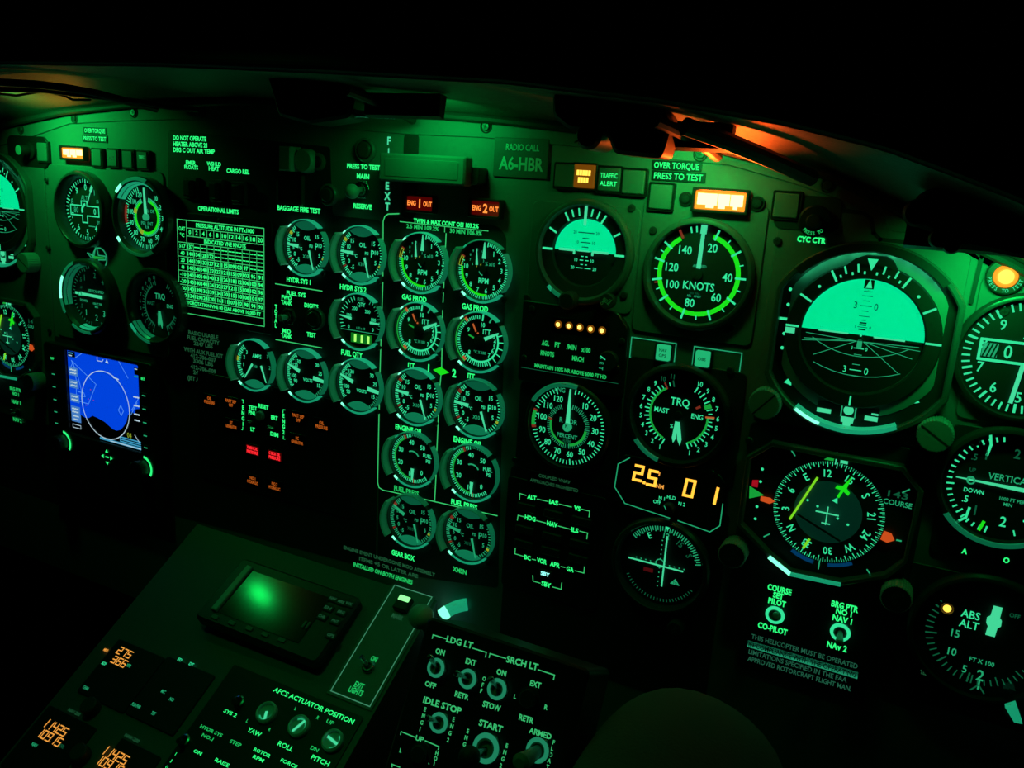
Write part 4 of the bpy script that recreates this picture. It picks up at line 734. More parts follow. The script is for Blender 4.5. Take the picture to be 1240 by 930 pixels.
def barlamp(px, py, w, h, label, body, hot, rows, ears=0, d=5):
    o = thing('caption_lamp', label, 'warning lamp', MAIN, px, py, 1, None, px=d); bpy.context.view_layer.update()
    m = MB(); m.frame(rr(w + 4.4, h + 4.4, 1.2), rr(w, h, .8), 0, d + 1.2, 'black', .5)
    if ears:
        for s in (-1, 1): m.lathe([(5.2, 0), (5.2, 2), (0, 2)], 'black', 20, cx=s * (w / 2 + 7.5)); screw(m, s * (w / 2 + 7.5), 0, 1.8, 3.8, 'black', 30)
    m.build('housing', o)
    m = MB(); m.prism(rr(w - .4, h - .4, .8), 0, d - .4, body, .4); m.build('lens', o)
    m = MB()
    for y, hh, spans in rows:
        for a, b in spans: m.box(a, b, y - hh / 2, y + hh / 2, d - .4, d - .15, hot, .05)
    m.build('glowing_legend', o); return o
lamp_872 = barlamp(872, 243.5, 37, 13.5, 'brightly lit amber caption lamp above the airspeed dial', 'amber', 'amberhot', ((.8, 8.2, ((-16.5, -2), (-1.4, 7), (7.6, 16.5))), (-4.2, 2.4, ((-10, -4), (-1, 4), (10, 13)))), 1)
lamp_88 = barlamp(88.5, 185.5, 36, 11, 'lit amber caption lamp above the copilot altimeter', 'amber', 'amberhot', ((.8, 5.8, ((-15.5, -5), (-4, 5), (6, 15.5))), (-3.2, 2, ((-9, -3), (0, 6)))))
for lm, col, en in ((lamp_872, (1, .085, .006), .16), (lamp_88, (1, .33, .012), .022)):
    p = lm.matrix_world.translation; area('lamp_light', p + Vector((0, -.0068, .001)), p + Vector((0, -.05, .05)), en, .03, .008, col, 105)
for px, py, lb in ((116, 191, 'blank square button next right of the lit amber copilot lamp'), (153.5, 193, 'blank square button between two captioned buttons of the copilot row')): capbutton(px, py, 15, 17, lb, face='plate', group='copilot caption buttons')
capbutton(135, 191.5, 15, 17, 'square copilot button with a faint one-line caption', txt=('ALT',), tk='legx', group='copilot caption buttons'); capbutton(171.5, 194, 15, 17, 'last square copilot button with a green caption, far right of its row', txt=('TRFC', ''), tk='legd', group='copilot caption buttons')
capbutton(50, 184, 16, 20, 'blank square button left of the lit amber copilot lamp', face='plate')
o = thing('rotary_knob', 'round grey-faced knob on a black plate at the upper left edge', 'knob', MAIN, 30, 182, px=10); bpy.context.view_layer.update()
m = MB(); m.prism(rr(70, 34, 8, -8, -1), 0, 2.2, 'black', .5); m.build('mount_plate', o); m = MB(); m.lathe([(9, 2), (9, 5), (5.5, 6), (5.5, 17), (0, 17.3)], 'black', 24); m.disc(5.2, 17.5, 'knob'); m.build('knob_body', o)
for x, t, lb in ((508.5, '1', 'red lit caption lamp directly under the grip of the fire handle, reading ENG 1 OUT'), (588, '2', 'red lit caption lamp below the call sign plate, reading ENG 2 OUT')):
    o = barlamp(x, 246.5 if t == '1' else 252.5, 26.5, 11.5, lb, 'redbg', 'redhot', ()); m = MB(); m.text('ENG', -8, 0, 4.2, 4.9, 'redhot', w=8.6, bold=.03); m.text(t, .2, 0, 7.4, 4.9, 'redhot', bold=.03); m.text('OUT', 8.2, 0, 4.2, 4.9, 'redhot', w=8.6, bold=.03); m.build('lit_words', o)
# fire handle
o = thing('fire_handle', 'grey T-shaped fire pull handle between the letters of FIRE EXT', 'handle', MAIN, 515, 205, px=22); bpy.context.view_layer.update()
m = MB(); m.prism(rr(84, 23, 2, -2, 0), 14, 26, 'handle', 1.6); m.prism(rr(72, 15, 1.5, -2, 0), 25.8, 26.4, 'handle', .4); m.build('grip', o)
for rx, rw in ((34, 26), (-24, 16)): m = MB(); m.prism(rr(rw, 14, 2, rx, -3), 0, 14.5, 'black', .8); m.build('stem', o)
m = MB(); m.prism(rr(15, 74, 6, -29, -6), .2, 1.2, 'rubber', .2); m.build('slot_plate', o)
# call sign plate
o = thing('call_sign_plate', 'engraved plate reading RADIO CALL A6-HBR', 'placard', MAIN, 631.5, 191.5, px=False if 0 else True); bpy.context.view_layer.update()
m = MB(); m.prism(rr(49, 31, 1), .2, 2.0, 'signplate', .4); m.text('RADIO CALL', 1.5, 8.2, 5.2, 2.3, 'white', w=30, bold=.03); m.text('A6-HBR', 1, -4.6, 10.5, 2.3, 'white', w=40, bold=.03); m.build('plate', o)
def tape(px, py, w, h, lines, label, k='tape', tk='leg', d=.8, z0=0, th=3.2, cat='label'):
    o = thing('label_tape', label, cat, MAIN, px, py, z0); bpy.context.view_layer.update(); m = MB(); m.prism(rr(w, h, .6), .1, d, k, .15); n = len(lines)
    for i, t in enumerate(lines): m.text(t, 0, ((n - 1) / 2 - i) * h / max(n, 1) * .95, th, d + .25, tk, w=min(w * .9, th * .82 * len(t)), bold=.02)
    m.build('tape', o); return o
tape(819.5, 201, 38, 7, ('OVER TORQUE',), 'black tape label reading OVER TORQUE by the right amber lamp', th=4.6); tape(821.5, 214, 41, 7.4, ('PRESS TO TEST',), 'black tape label reading PRESS TO TEST by the right amber lamp', th=4.6)
tape(115.5, 158.5, 36, 7, ('OVER TORQUE',), 'black tape label reading OVER TORQUE above the copilot dials', tk='leg', th=4.4); tape(115.5, 168, 40, 7.4, ('PRESS TO TEST',), 'black tape label reading PRESS TO TEST above the copilot dials', tk='leg', th=4.4)
tape(672, 583, 50, 12, ('COUPLED VNAV', 'APPROACHES PROHIBITED'), 'dim framed placard about coupled approaches below the rotor speed dial', 'black', 'legx', 1.6, 0, 3.0, 'placard')
# fire test group
o = thing('guarded_switch', 'square grey flip guard with a round boss left of PRESS TO TEST', 'switch', MAIN, 345, 192, px=14); bpy.context.view_layer.update()
m = MB(); m.box(-7, 7, -11, 11, 0, 15, 'knob', 1.2); m.build('guard', o); m = MB(); m.lathe([(11, 0), (11, 8), (9.5, 10), (0, 10)], 'knob', 28, cx=17, cy=-1); m.build('boss', o)
o = thing('push_button', 'small dim round button right of the flip guard', 'push button', MAIN, 383, 196, px=4); bpy.context.view_layer.update()
m = MB(); m.lathe([(8, 0), (8, 3), (6.6, 4), (5.4, 4), (5, 2.4)], 'bezel', 28); m.build('collar', o); m = MB(); m.lathe([(5, 1), (5, 4.4), (4, 5.2), (0, 5.4)], 'black', 24); m.build('cap', o)
o = thing('blank_cover', 'black square cover plate above the words BAGGAGE FIRE TEST', 'cover plate', MAIN, 350, 229, px=3); bpy.context.view_layer.update(); m = MB(); m.frame(rr(33, 28, 1.5), rr(28, 23, 1), 0, 4, 'satin', .5); m.build('bezel', o); m = MB(); m.box(-14, 14, -11.6, 11.6, 0, 2.4, 'black', .4); m.build('cover', o)
def roundbtn(px, py, R, label, k='bezel'):
    o = thing('press_to_test_lamp', label, 'push button', MAIN, px, py, px=4); bpy.context.view_layer.update()
    m = MB(); m.lathe([(R, 0), (R, 3), (R - 1, 4.4), (R - 2.2, 4.4), (R - 2.8, 1)], k, 32); m.build('collar', o); m = MB(); m.lathe([(R - 3.2, .6), (R - 3.2, 5), (R - 4.6, 6), (0, 6.2)], 'satin', 28); m.build('cap', o); return o
roundbtn(396, 236, 10, 'round black button right of the black cover plate'); roundbtn(441, 181.5, 10.5, 'round dark test button above the words PRESS TO TEST'); roundbtn(380, 386.5, 11, 'round dark button between the words DIGITS and TEST')
toggle(MAIN, 437, 229.5, 'toggle switch with a round knob between MAIN and RESERVE', 8.5, (-2, -2), 13, 2.4, 3.2, k='knob', tip='knob', ballr=6.5)
toggle(MAIN, 348, 383.5, 'toggle switch between FWD TANK and MID TANK', 9, (-3, -1), 11, 2.2, 3.4, k='clear')
for px, py, lb in ((230, 228, 'dark guarded switch under EMER FLOATS'), (261, 231, 'dark guarded switch under the word HEAT'), (288, 234, 'dark guarded switch under CARGO REL')):
    o = thing('guarded_switch', lb, 'switch', MAIN, px, py, px=4); bpy.context.view_layer.update(); m = MB(); m.box(-9, 9, -11, 11, 0, 4, 'rubber', .8); m.build('base', o); m = MB(); m.box(-5, 5, -8, 8, 3.6, 9, 'black', 1.4); m.build('guard', o)
o = thing('selector_knob', 'dark selector knob above the letters CYC CTR', 'knob', MAIN, 986, 268, px=8); bpy.context.view_layer.update()
m = MB(); m.prism(rr(44, 24, 6, -6, 5), 1, 2.2, 'rubber', .3); m.build('surround', o); m = MB(); m.lathe([(11, 0), (11, 7), (9.6, 8), (0, 8.2)], 'black', 32)
for i, ch in enumerate('PRESS TO'): a = 222 - i * 12; m.text(ch, *pol(a, 8.2), 2.4, 8.45, 'legd', rot=180 - a)
m.build('knob_body', o); m = MB(); m.lathe([(5, 8), (5, 13), (4, 14), (0, 14)], 'rubber', 24); m.build('cap', o)
o = thing('press_to_test_lamp', 'round lit amber push lamp ringed with small words at the right edge', 'warning lamp', MAIN, 1218, 335, px=6); bpy.context.view_layer.update()
m = MB(); m.lathe([(11.5, 0), (11.5, 5), (10.6, 6), (7.4, 6), (7, 3)], 'satin', 36)
for i, ch in enumerate('PRESS TO TEST'): a = 258 - i * 13; m.text(ch, *pol(a, 9), 2.3, 6.3, 'mk', rot=180 - a)
m.build('collar', o); m = MB(); m.lathe([(6.9, 2), (6.9, 7), (5.4, 8.6), (0, 9)], 'amber', 32); m.lathe([(4.6, 8.9), (3, 9.3), (0, 9.4)], 'ambery', 24); m.build('lens', o)
# nav buttons with white outlines
for px, py, t, lb, fx in ((802.5, 427.5, ('NAV', 'GPS'), 'lit green square button reading NAV GPS', -9.5), (850, 435, ('OBS',), 'lit green square button reading OBS', 10)):
    o = capbutton(px, py, 10.8, 12, lb, face='btn', txt=t, tk='dial'); m = MB(); m.line([(-18 + fx, 8), (18 + fx, 8), (18 + fx, -8), (-18 + fx, -8)], .7, .5, 'mkd', True); m.build('outline', o)
# digital altitude and speed readout with five amber points
o = thing('digital_readout', 'black readout unit with five amber lights above AGL FT', 'readout', MAIN, 692, 422, px=6); bpy.context.view_layer.update()
OUT = fillet([(-47, 34), (36, 34), (46, 22), (46, -34), (-47, -34)], 3); m = MB(); m.prism(OUT, 0, 5.4, 'black', .8); m.line([(-44, -22.5), (42, -22.5)], .5, 5.6, 'mkx')
for x, y in ((-38, 28), (40, -10), (-42, -14), (42, 12)): screw(m, x, y, 5.2, 2.6, 'satin')
m.build('case', o)
xs = [MAIN.pix(*q, 6)[0] - MAIN.pix(692, 422, 6)[0] for q in ((675.5, 398.3), (688.5, 400.3), (701.5, 402.7), (714.7, 404.7), (728.3, 407))]
m = MB(); m.box(xs[0] - 6, xs[4] + 6, 11.6, 24, 5.2, 5.7, 'mapk', .1); m.build('window', o)
for x in xs: m = MB(); m.lathe([(3.3, 5.7), (3.0, 6.2), (1.8, 6.6)], 'ambers', 18, cx=x, cy=18); m.lathe([(1.8, 6.6), (1.2, 7), (0, 7.1)], 'ambh2', 14, cx=x, cy=18); m.build('light_point', o)
m = MB(); m.lathe([(8, 5), (8, 9), (7.2, 10), (0, 10)], 'rubber', 28, cx=33, cy=-5)
for i, ch in enumerate('SET'): m.text(ch, 28.2, -3 - 4.2 * i, 3.4, 10.2, 'mkd', rot=-90)
m.tick(-60, 2, 7, .7, 10.2, 'mk', 33, -5); m.build('set_knob', o)
# distance readout
o = thing('distance_readout', 'black panel with glowing amber digits 2.5 and 0 and 1, between two round dials', 'readout', MAIN, 808, 597, px=4); bpy.context.view_layer.update()
m = MB(); m.prism(fillet([(-46, 17), (-38, 24), (38, 24), (45, 17), (45, -17), (36, -25), (-36, -25), (-46, -10)], 1), 0, 3.4, 'black', .6)
m.line([(-34, 22), (-43, 15), (-44, -5), (-34, -17), (4, -20.5)], .8, 3.6, 'mkd'); m.line([(11, -21), (37, -24), (44, -17), (44, 1)], .8, 3.6, 'mkd')
for t, x, y, h in (('OFF', -7.5, -9.5, 3), ('N 1', -4, -5.6, 3), ('HLD', 3.5, -3.2, 3), ('N 2', 12.5, -6.6, 3)): m.text(t, x, y, h, 3.6, 'mk')
m.build('case', o)
q = MB(); q.seg('2', -29, 5, 6.2, 12, 3.7, 'amberd', 2.2, .1); q.seg('5', -17.2, 3.4, 6.2, 12, 3.7, 'amberd', 2.2, .1); q.box(-20.9, -18.7, 3.0, 5.2, 3.5, 3.75, 'amberd', .05); q.text('NM', -6.6, 4.0, 3.6, 3.7, 'ambx'); q.line([(-8.2, 13), (-8, 15)], 1, 3.7, 'ambx'); q.build('distance_digits', o)
q = MB(); q.seg('0', 13, 1.2, 6.6, 13, 3.7, 'amberd', 2.2, .1); q.build('digit', o); q = MB(); q.seg('1', 31, 0, 6.6, 12.5, 3.7, 'amberd', 2.2, .1); q.build('digit', o)
q = MB(); q.text('2', -1, 9, 8, 3.65, 'ghost', bold=0); q.text('5', 9, 8.4, 8, 3.65, 'ghost', bold=0); q.build('unlit_digits', o)
q = MB(); q.lathe([(5, 3), (5, 10), (4, 11), (0, 11)], 'rubber', 24, cx=3, cy=-12); q.tick(-35, 1, 4.4, .7, 11.2, 'mkd', 3, -12); q.build('selector_knob', o)
# autopilot mode selector
o = thing('mode_selector', 'black autopilot mode panel lettered ALT IAS VS and HDG NAV ILS', 'control panel', MAIN, 668, 653, px=2); bpy.context.view_layer.update()
cx0, cy0 = MAIN.pix(668, 653, 2); m = MB(); m.prism(rr(92, 104, 3, 0, -4), 0, 1.5, 'black', .4); m.build('face', o)
for r in range(4):
    for c_ in range(3):
        if r == 3 and c_ != 1: continue
        x, y = -26 + 26 * c_, (34, 10, -14, -40)[r]
        if r < 3: q = MB(); q.prism(rr(18, 7.5, 1, x, (23, 2, -11.5)[r]), 1.5, 3.6, 'rubber', .8); q.build('mode_button', o)
q = MB(); x, y = MAIN.pix(661.5, 694, 2); q.prism(rr(12, 6.4, 1, x - cx0, y - cy0), 1.5, 4, 'rubber', .5); q.text('SBY', x - cx0, y - cy0, 3.6, 4.3, 'mkhot', w=8.5, bold=.03); q.build('standby_button', o)
# nav source switch panels
toggle(MAIN, 938.5, 744.5, 'round-collared toggle switch between PILOT and CO-PILOT', 7.6, (2, 4), 14, 1.8, 3, nutk='knob', k='clear', glow='mk'); toggle(MAIN, 1017.5, 765.5, 'round-collared toggle switch between NAV 1 and NAV 2', 7.6, (1, -4), 14, 1.8, 3, nutk='knob', k='clear', glow='mk'); toggle(MAIN, 21, 499, 'dim toggle switch by NAV 1 at the left edge', 6, (-2, 3), 12)
# helicopter operation placard
o = thing('operation_placard', 'dim placard starting THIS HELICOPTER MUST BE OPERATED with one brighter line', 'placard', MAIN, 969, 801, px=True); bpy.context.view_layer.update()
c0 = MAIN.pix(969, 801); m = MB(); m.prism(rr(94, 40, 2, 1, 1), .1, 1.2, 'black', .2); m.build('plate', o)
m = MB(); ln = (('THIS HELICOPTER MUST BE OPERATED', 973, 787, 134, 'grnp'), ('IN COMPLIANCE WITH THE OPERATING', 970.5, 797, 136, 'black'), ('LIMITATIONS SPECIFIED IN THE FAA', 965, 804.5, 124, 'grnp'), ('APPROVED ROTORCRAFT FLIGHT MAN.', 967, 814, 131, 'grnp'))
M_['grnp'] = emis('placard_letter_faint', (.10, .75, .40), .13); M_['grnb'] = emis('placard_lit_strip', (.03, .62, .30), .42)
for t, px, py, w, k in ln:
    x, y = MAIN.pix(px, py); a, b = MAIN.pix(px - w / 2, py), MAIN.pix(px + w / 2, py); W_ = b[0] - a[0]; x -= c0[0]; y -= c0[1]
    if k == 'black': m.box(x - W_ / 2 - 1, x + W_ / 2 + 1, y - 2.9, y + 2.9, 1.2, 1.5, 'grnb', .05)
    m.text(t, x, y, 4.0, 1.75, k, w=W_)
m.build('placard_lettering', o)
# caution light panel
o = thing('caution_panel', 'black caution panel with small orange and red lit captions under the AMPS gauge', 'caution panel', MAIN, 330, 540, px=2); bpy.context.view_layer.update()
c0 = MAIN.pix(330, 540, 3); m = MB(); m.prism(rr(205, 118, 3, -2, 3), 0, 1.6, 'black', .4); m.build('face', o)
for l1, l2, px, py, k in (('OIL', 'PRESSURE', 254, 484.5, 'ambersoft'), ('PART SEP', 'OFF', 280, 488, 'ambersoft'), ('DC', 'GENERATOR', 280.5, 514, 'ambersoft'), ('PART SEP', 'OFF', 361.5, 506, 'ambersoft'), ('OIL', 'PRESSURE', 390, 514.5, 'ambersoft'), ('DC', 'GENERATOR', 360.5, 533, 'ambersoft'), ('XMSN OIL', 'PRESSURE', 306, 545, 'red'), ('C BOX OIL', 'PRESSURE', 333, 552, 'red'), ('NO 1', 'HYDRAULIC', 306.5, 581.5, 'ambersoft'), ('NO 2', 'HYDRAULIC', 333, 588.5, 'ambersoft')):
    x, y = MAIN.pix(px, py, 3); x -= c0[0]; y -= c0[1]; q = MB(); q.prism(rr(21, 13, .8, x, y), 1.6, 2.4, 'mapk', .2)
    if k == 'red': q.box(x - 8.6, x + 8.6, y - 4.8, y + 4.8, 2.4, 2.5, 'redbg', .02)
    for t, dy in ((l1, 2.2), (l2, -2.2)): q.text(t, x, y + dy, 3.4, 2.75, k, w=min(15, 1.85 * len(t)) if k != 'red' else 15, bold=.03 if k == 'red' else .015)
    q.build('caption_segment', o)
for px, py in ((309, 511), (333, 517)):
    x, y = MAIN.pix(px, py, 3); q = MB(); q.lathe([(5, 1.6), (5, 3.4), (0, 3.6)], 'black', 20, cx=x - c0[0], cy=y - c0[1]); q.tube([(x - c0[0], y - c0[1], 3), (x - c0[0] - 2, y - c0[1] + 2, 12)], [1.2, 2], 'metal'); q.build('toggle', o)
x, y = MAIN.pix(316, 503, 3); q = MB(); q.lathe([(5, 1.6), (5, 5), (4, 6), (0, 6)], 'knob', 20, cx=x - c0[0], cy=y - c0[1]); q.build('reset_button', o)
# ------------------------------------------------------------------ panel lettering and lines
LT = [('DO NOT OPERATE', 229.5, 167.5, 40, 5.6, 'leg'), ('HEATER ABOVE 21', 230, 175, 41, 5.6, 'leg'), ('DEG C OUT AIR TEMP', 234.5, 182.5, 50, 5.6, 'leg'), ('EMER', 231, 197, 12, 5, 'leg'), ('FLOATS', 231.5, 202.5, 16.5, 5, 'leg'), ('WSHLD', 259, 198.5, 17, 5, 'leg'), ('HEAT', 259, 204.2, 12.5, 5.4, 'leg'), ('CARGO REL', 288, 207.5, 27.5, 5.4, 'leg'), ('L - R', 260, 242, 10, 5, 'legd'), ('OPERATIONAL LIMITS', 264, 254.5, 49, 5.5, 'leg'),
 ('BAGGAGE FIRE TEST', 361.5, 253.5, 52, 6, 'leg'), ('PRESS TO TEST', 440, 202, 40, 6, 'leg'), ('MAIN', 439.5, 213.5, 15, 6, 'leg'), ('RESERVE', 439, 250, 22, 6, 'leg'), ('O', 420.5, 230, 4, 4.5, 'leg'), ('F', 471, 170.5, 6, 10, 'ndl'), ('I', 470.5, 184, 2, 9, 'ndl'), ('E', 469, 225, 6, 9.5, 'ndl'), ('X', 469, 237.5, 7, 9.5, 'ndl'), ('T', 469.2, 250, 6, 9.5, 'ndl'),
 ('HYDR SYS 1', 361.5, 340, 29, 6, 'leg'), ('FUEL SYS', 358.5, 356, 23, 5.5, 'leg'), ('FWD', 347, 360.5, 12, 5.2, 'leg'), ('TANK', 347, 366.6, 13, 5.2, 'leg'), ('DIGITS', 377, 370.5, 17, 5.5, 'leg'), ('TEST', 377, 405.5, 11, 5.5, 'leg'), ('MID', 347, 401, 10, 5.2, 'leg'), ('TANK', 347, 407, 13, 5.2, 'leg'), ('HYDR SYS 2', 427.5, 349, 32, 6.4, 'leg'), ('FUEL QTY', 426, 428.5, 26, 6.5, 'leg'),
 ('GAS PROD', 501.5, 361, 30, 6.5, 'leg'), ('GAS PROD', 575, 372.5, 32, 7, 'leg'), ('ITT', 498, 442.5, 8, 6, 'leg'), ('ITT', 570.5, 455.5, 8.5, 6.4, 'leg'), ('ENGINE OIL', 495, 520, 33, 6.5, 'leg'), ('ENGINE OIL', 566.5, 535, 35, 7, 'leg'), ('FUEL PRESS', 492, 594.5, 30, 6.2, 'legd'), ('FUEL PRESS', 562, 611, 32, 6.4, 'leg'), ('GEAR BOX', 488, 672.5, 28, 6.4, 'leg'), ('XMSN', 556.5, 691, 17, 6, 'legd'), ('1', 519, 446, 5, 10, 'leg'), ('2', 550, 452, 8, 10, 'leg'),
 ('TWIN & MAX CONT OEI 103.2%', 539.5, 270.5, 79, 5.4, 'leg'), ('2.5 MIN 109.2%', 511.5, 275.5, 39, 5, 'legd'), ('30 MIN 106.8%', 564, 281, 39, 5.4, 'legd'),
 ('ENGINE EVENT UNDERGONE MOD ASSEMBLY', 470, 679, 112, 4.6, 'legx'), ('ITEMS +5 OR LATER ARE', 470, 687, 72, 4.6, 'legx'), ('INSTALLED ON BOTH ENGINES', 463, 694, 73, 5.4, 'legd', None, 0, 1),
 ('BASIC USABLE', 246, 405.5, 36, 5, 'legx'), ('FUEL CAPACITY', 246, 411.8, 39, 5, 'legx'), ('2247 LBS', 246, 417.5, 23, 5, 'legx'), ('WITH AUX FUEL KIT', 246, 427, 47, 5, 'legx'), ('412-706-007', 246, 433.2, 31, 5, 'legx'), ('3306 LBS', 246, 439, 24, 5, 'legx'), ('412-706-009', 246, 447, 31, 5, 'legx'), ('2466 LBS', 246, 453, 24, 5, 'legx'), ('(JET A AT 15°C)', 246, 461, 38, 5, 'legx'),
 ('RESET', 319, 492.5, 12, 5, 'leg', 2), ('TEST', 306, 494, 10, 4.8, 'leg', 2), ('PNL', 305.5, 500, 9, 4.8, 'leg', 2), ('LT', 306, 520, 5, 4.8, 'leg', 2), ('BRT', 332.2, 506, 8, 5, 'leg', 2), ('DIM', 332.2, 526, 9.5, 5, 'leg', 2), ('CYC CTR', 982.5, 290.5, 35, 7.2, 'leg', 1.9), ('CYC CTR', 18.5, 199.5, 14, 5, 'leg', 1.9),
 ('AGL', 660.5, 415.5, 9, 6.2, 'legd', 5.9), ('FT', 675, 417.6, 6.4, 6.2, 'legd', 5.9), ('/MIN', 692, 420.5, 12, 6.2, 'legd', 5.9), ('x100', 709.5, 423.8, 11, 6, 'legd', 5.9), ('KNOTS', 662.8, 428.3, 16.5, 6, 'legd', 5.9), ('MACH', 699.8, 434.5, 14, 6, 'legd', 5.9), ('MAINTAIN 100% NR ABOVE 6000 FT HD', 690, 449.5, 88, 4.8, 'legd', 5.9),
 ('ALT', 644, 602.3, 11, 5.4, 'leg', 1.9), ('IAS', 670.5, 608.4, 11, 5.4, 'leg', 1.9), ('VS', 699, 615.6, 8, 5.6, 'leg', 1.9), ('HDG', 642, 627.5, 13, 5.6, 'leg', 1.9), ('NAV', 668.6, 634.7, 13, 5.8, 'leg', 1.9), ('ILS', 696, 642, 9, 5.8, 'leg', 1.9), ('BC', 638.7, 675.3, 8, 5.4, 'leg', 1.9), ('VOR', 656, 679.5, 12, 5.8, 'leg', 1.9), ('APR', 672, 683.8, 12, 5.8, 'leg', 1.9), ('GA', 690.3, 689.4, 9, 5.8, 'leg', 1.9), ('SBY', 661.4, 707.8, 12, 5.8, 'leg', 1.9),
 ('COURSE', 944, 714, 30, 7.6, 'leg', 1.9), ('SET', 942.5, 721.5, 13, 7.2, 'leg', 1.9), ('PILOT', 941, 729.5, 22, 7.4, 'leg', 1.9), ('CO-PILOT', 935.5, 761.3, 37, 7.4, 'leg', 1.9), ('BRG PTR', 1023, 734.5, 34, 7.8, 'leg', 1.9), ('NO 1', 1022, 741.8, 20, 7.2, 'leg', 1.9), ('NAV 1', 1020, 750.2, 24.5, 7.6, 'leg', 1.9), ('NAV 2', 1013.5, 783.2, 25, 7.8, 'leg', 1.9), ('BRG PTR', 18.5, 471.5, 13, 4, 'legd', 1.9), ('NO 1', 18.5, 477, 8, 4, 'legd', 1.9), ('NAV 1', 19.5, 487, 10.5, 4.6, 'legd', 1.9), ('NAV 2', 21, 508.5, 10, 4.6, 'legd', 1.9), ('A', 1168, 667.5, 6, 6.6, 'leg', 1.9), ('O', 1218.7, 678.5, 7, 7, 'leg', 1.9), ('TEST', 1120, 815, 12, 5, 'legx', 1.9)]
for i, ch in enumerate('TOTAL'): LT.append((ch, 334.2 - .05 * i, 371.4 + 5.7 * i, 4, 5.2, 'leg'))
for i, ch in enumerate('1ENG1'): LT.append(((ch if i else '|'), 294.2, 487 + 6.6 * i, 4, 5, 'leg', 2)) if i else None
for i, ch in enumerate('ENG2'): LT.append((ch, 343.3, 503.5 + 6.6 * i, 4, 5, 'leg', 2))
m = lettering(MAIN, LT, board)
def tri(px, py, dx, dy, k, z=.4): x, y = MAIN.pix(px, py, z); m.poly([(x - dx, y), (x, y - dy), (x + dx, y), (x, y + dy)], z, k)
tri(534, 449.5, 8.5, 3.8, 'mkg')
plines(m, MAIN, [[(463.7, 334), (464, 268), (466, 262), (470, 259.2), (483, 258.8)], [(463.6, 342), (460, 454)], [(459.8, 462), (457.2, 584), (459, 590.5), (464, 593.6), (474, 595.6), (602, 624.6)], [(540.2, 283), (536.5, 366)], [(536, 376), (534.8, 445)], [(534, 454), (531.5, 480)], [(531, 500), (528.8, 549)], [(528, 575), (526.4, 606)], [(333.5, 343.6), (390, 352.4)], [(334, 411.2), (389.5, 421.4)]], .9, 'line')
plines(m, MAIN, [[(484.4, 268.4), (591, 279.8)], [(538.6, 274.2), (538.4, 281)]], .7, 'line')
B_ = [[(629, 605), (629.5, 597.6), (637, 600)], [(650.5, 604.4), (664, 607.4)], [(677, 610.4), (692, 614)], [(704, 616.6), (714, 619), (713.2, 626)], [(626.5, 630), (627.4, 624), (635, 626)], [(649.5, 630.4), (661, 633.4)], [(676, 637), (691, 641)], [(702, 643.2), (711.5, 645.6), (710.6, 652.5)], [(624, 664), (623.5, 670.6), (633.5, 673.6)], [(644.5, 677.2), (648.5, 678.2)], [(679.5, 686), (684, 687.2)], [(696.5, 691.2), (707, 694), (707.7, 686.5)], [(645, 697), (645.5, 703.6), (654, 706.2)], [(669, 710.8), (679.5, 713.6), (680.2, 706)]]
plines(m, MAIN, B_, .7, 'line', 1.9)
plines(m, MAIN, [[(293, 484), (294.6, 484.4), (294.4, 488)], [(294, 517), (293.8, 520.4), (292.4, 520)], [(345, 496.4), (342.8, 496), (342.6, 500)], [(343.2, 528), (343, 531.4), (345, 531.8)]], .6, 'leg', 2)
onto(m, 'panel_lettering', board)
# winged emblem on the copilot plate
o = thing('winged_emblem', 'small green outlined winged emblem between the copilot altimeter and vertical speed dial', 'emblem', MAIN, 119, 311, 1.6); bpy.context.view_layer.update()
m = MB(); m.arc(200, 520, 10.5, 11.8, .4, 'mkd', 5, -1); m.line([(-15, 3), (-4, 1), (0, 14), (3, 2), (14, 2), (14, -2), (3, -3), (-3, -15), (-6, -4), (-15, 3)], 1.1, .5, 'mkd'); m.poly([(-12, 2.4), (-3, .6), (12, .6), (12, -1), (-4, -2.6)], .3, M_['embl']) if 'embl' in M_ else m.poly([(-12, 2.4), (-3, .6), (12, .6), (12, -1), (-4, -2.6)], .3, 'mkgd'); m.build('emblem_face', o)
# ------------------------------------------------------------------ centre pedestal
def wprism(mb, pts_yz, x0, x1, k):                   # world-millimetre extrusion along x of a (y, z) outline
    n = len(pts_yz); vs = [(x0, y, z) for y, z in pts_yz] + [(x1, y, z) for y, z in pts_yz]
    fs = [(i, (i + 1) % n, n + (i + 1) % n, n + i) for i in range(n)] + [tuple(range(n))[::-1], tuple(range(n, 2 * n))]; mb.add(vs, fs, k); return mb
jx, jy, jz = [c * 1000 for c in PED.O]
ped = bpy.data.objects.new('centre_pedestal', None); COL.objects.link(ped); ped.location = (jx * .001, -.14, .05); bpy.context.view_layer.update()
tag(ped, 'sloping dark centre pedestal running down from the middle of the panel', 'pedestal')
sl = (math.sin(rad(57)), math.cos(rad(57)))
yb, zb = -370 * sl[0], jz - 370 * sl[1]
m = MB(); wprism(m, [(-.8, jz - 1), (yb, zb), (yb, 51), (-.8, 51)], jx - 108, jx + 205, 'ped'); m.build('pedestal_body', ped, Matrix.Identity(4))
def pthing(name, label, cat, px, py, z=0, group=None): o = thing(name, label, cat, PED, px, py, 0, group, px=z or True); bpy.context.view_layer.update(); return o
def prect(px0, px1, z=0): return [PED.pix(*p, z) for p in (px0, px1)]
def pedpoly(o, pxs, c, z): return [(PED.pix(x, y, z)[0] - c[0], PED.pix(x, y, z)[1] - c[1]) for x, y in pxs]
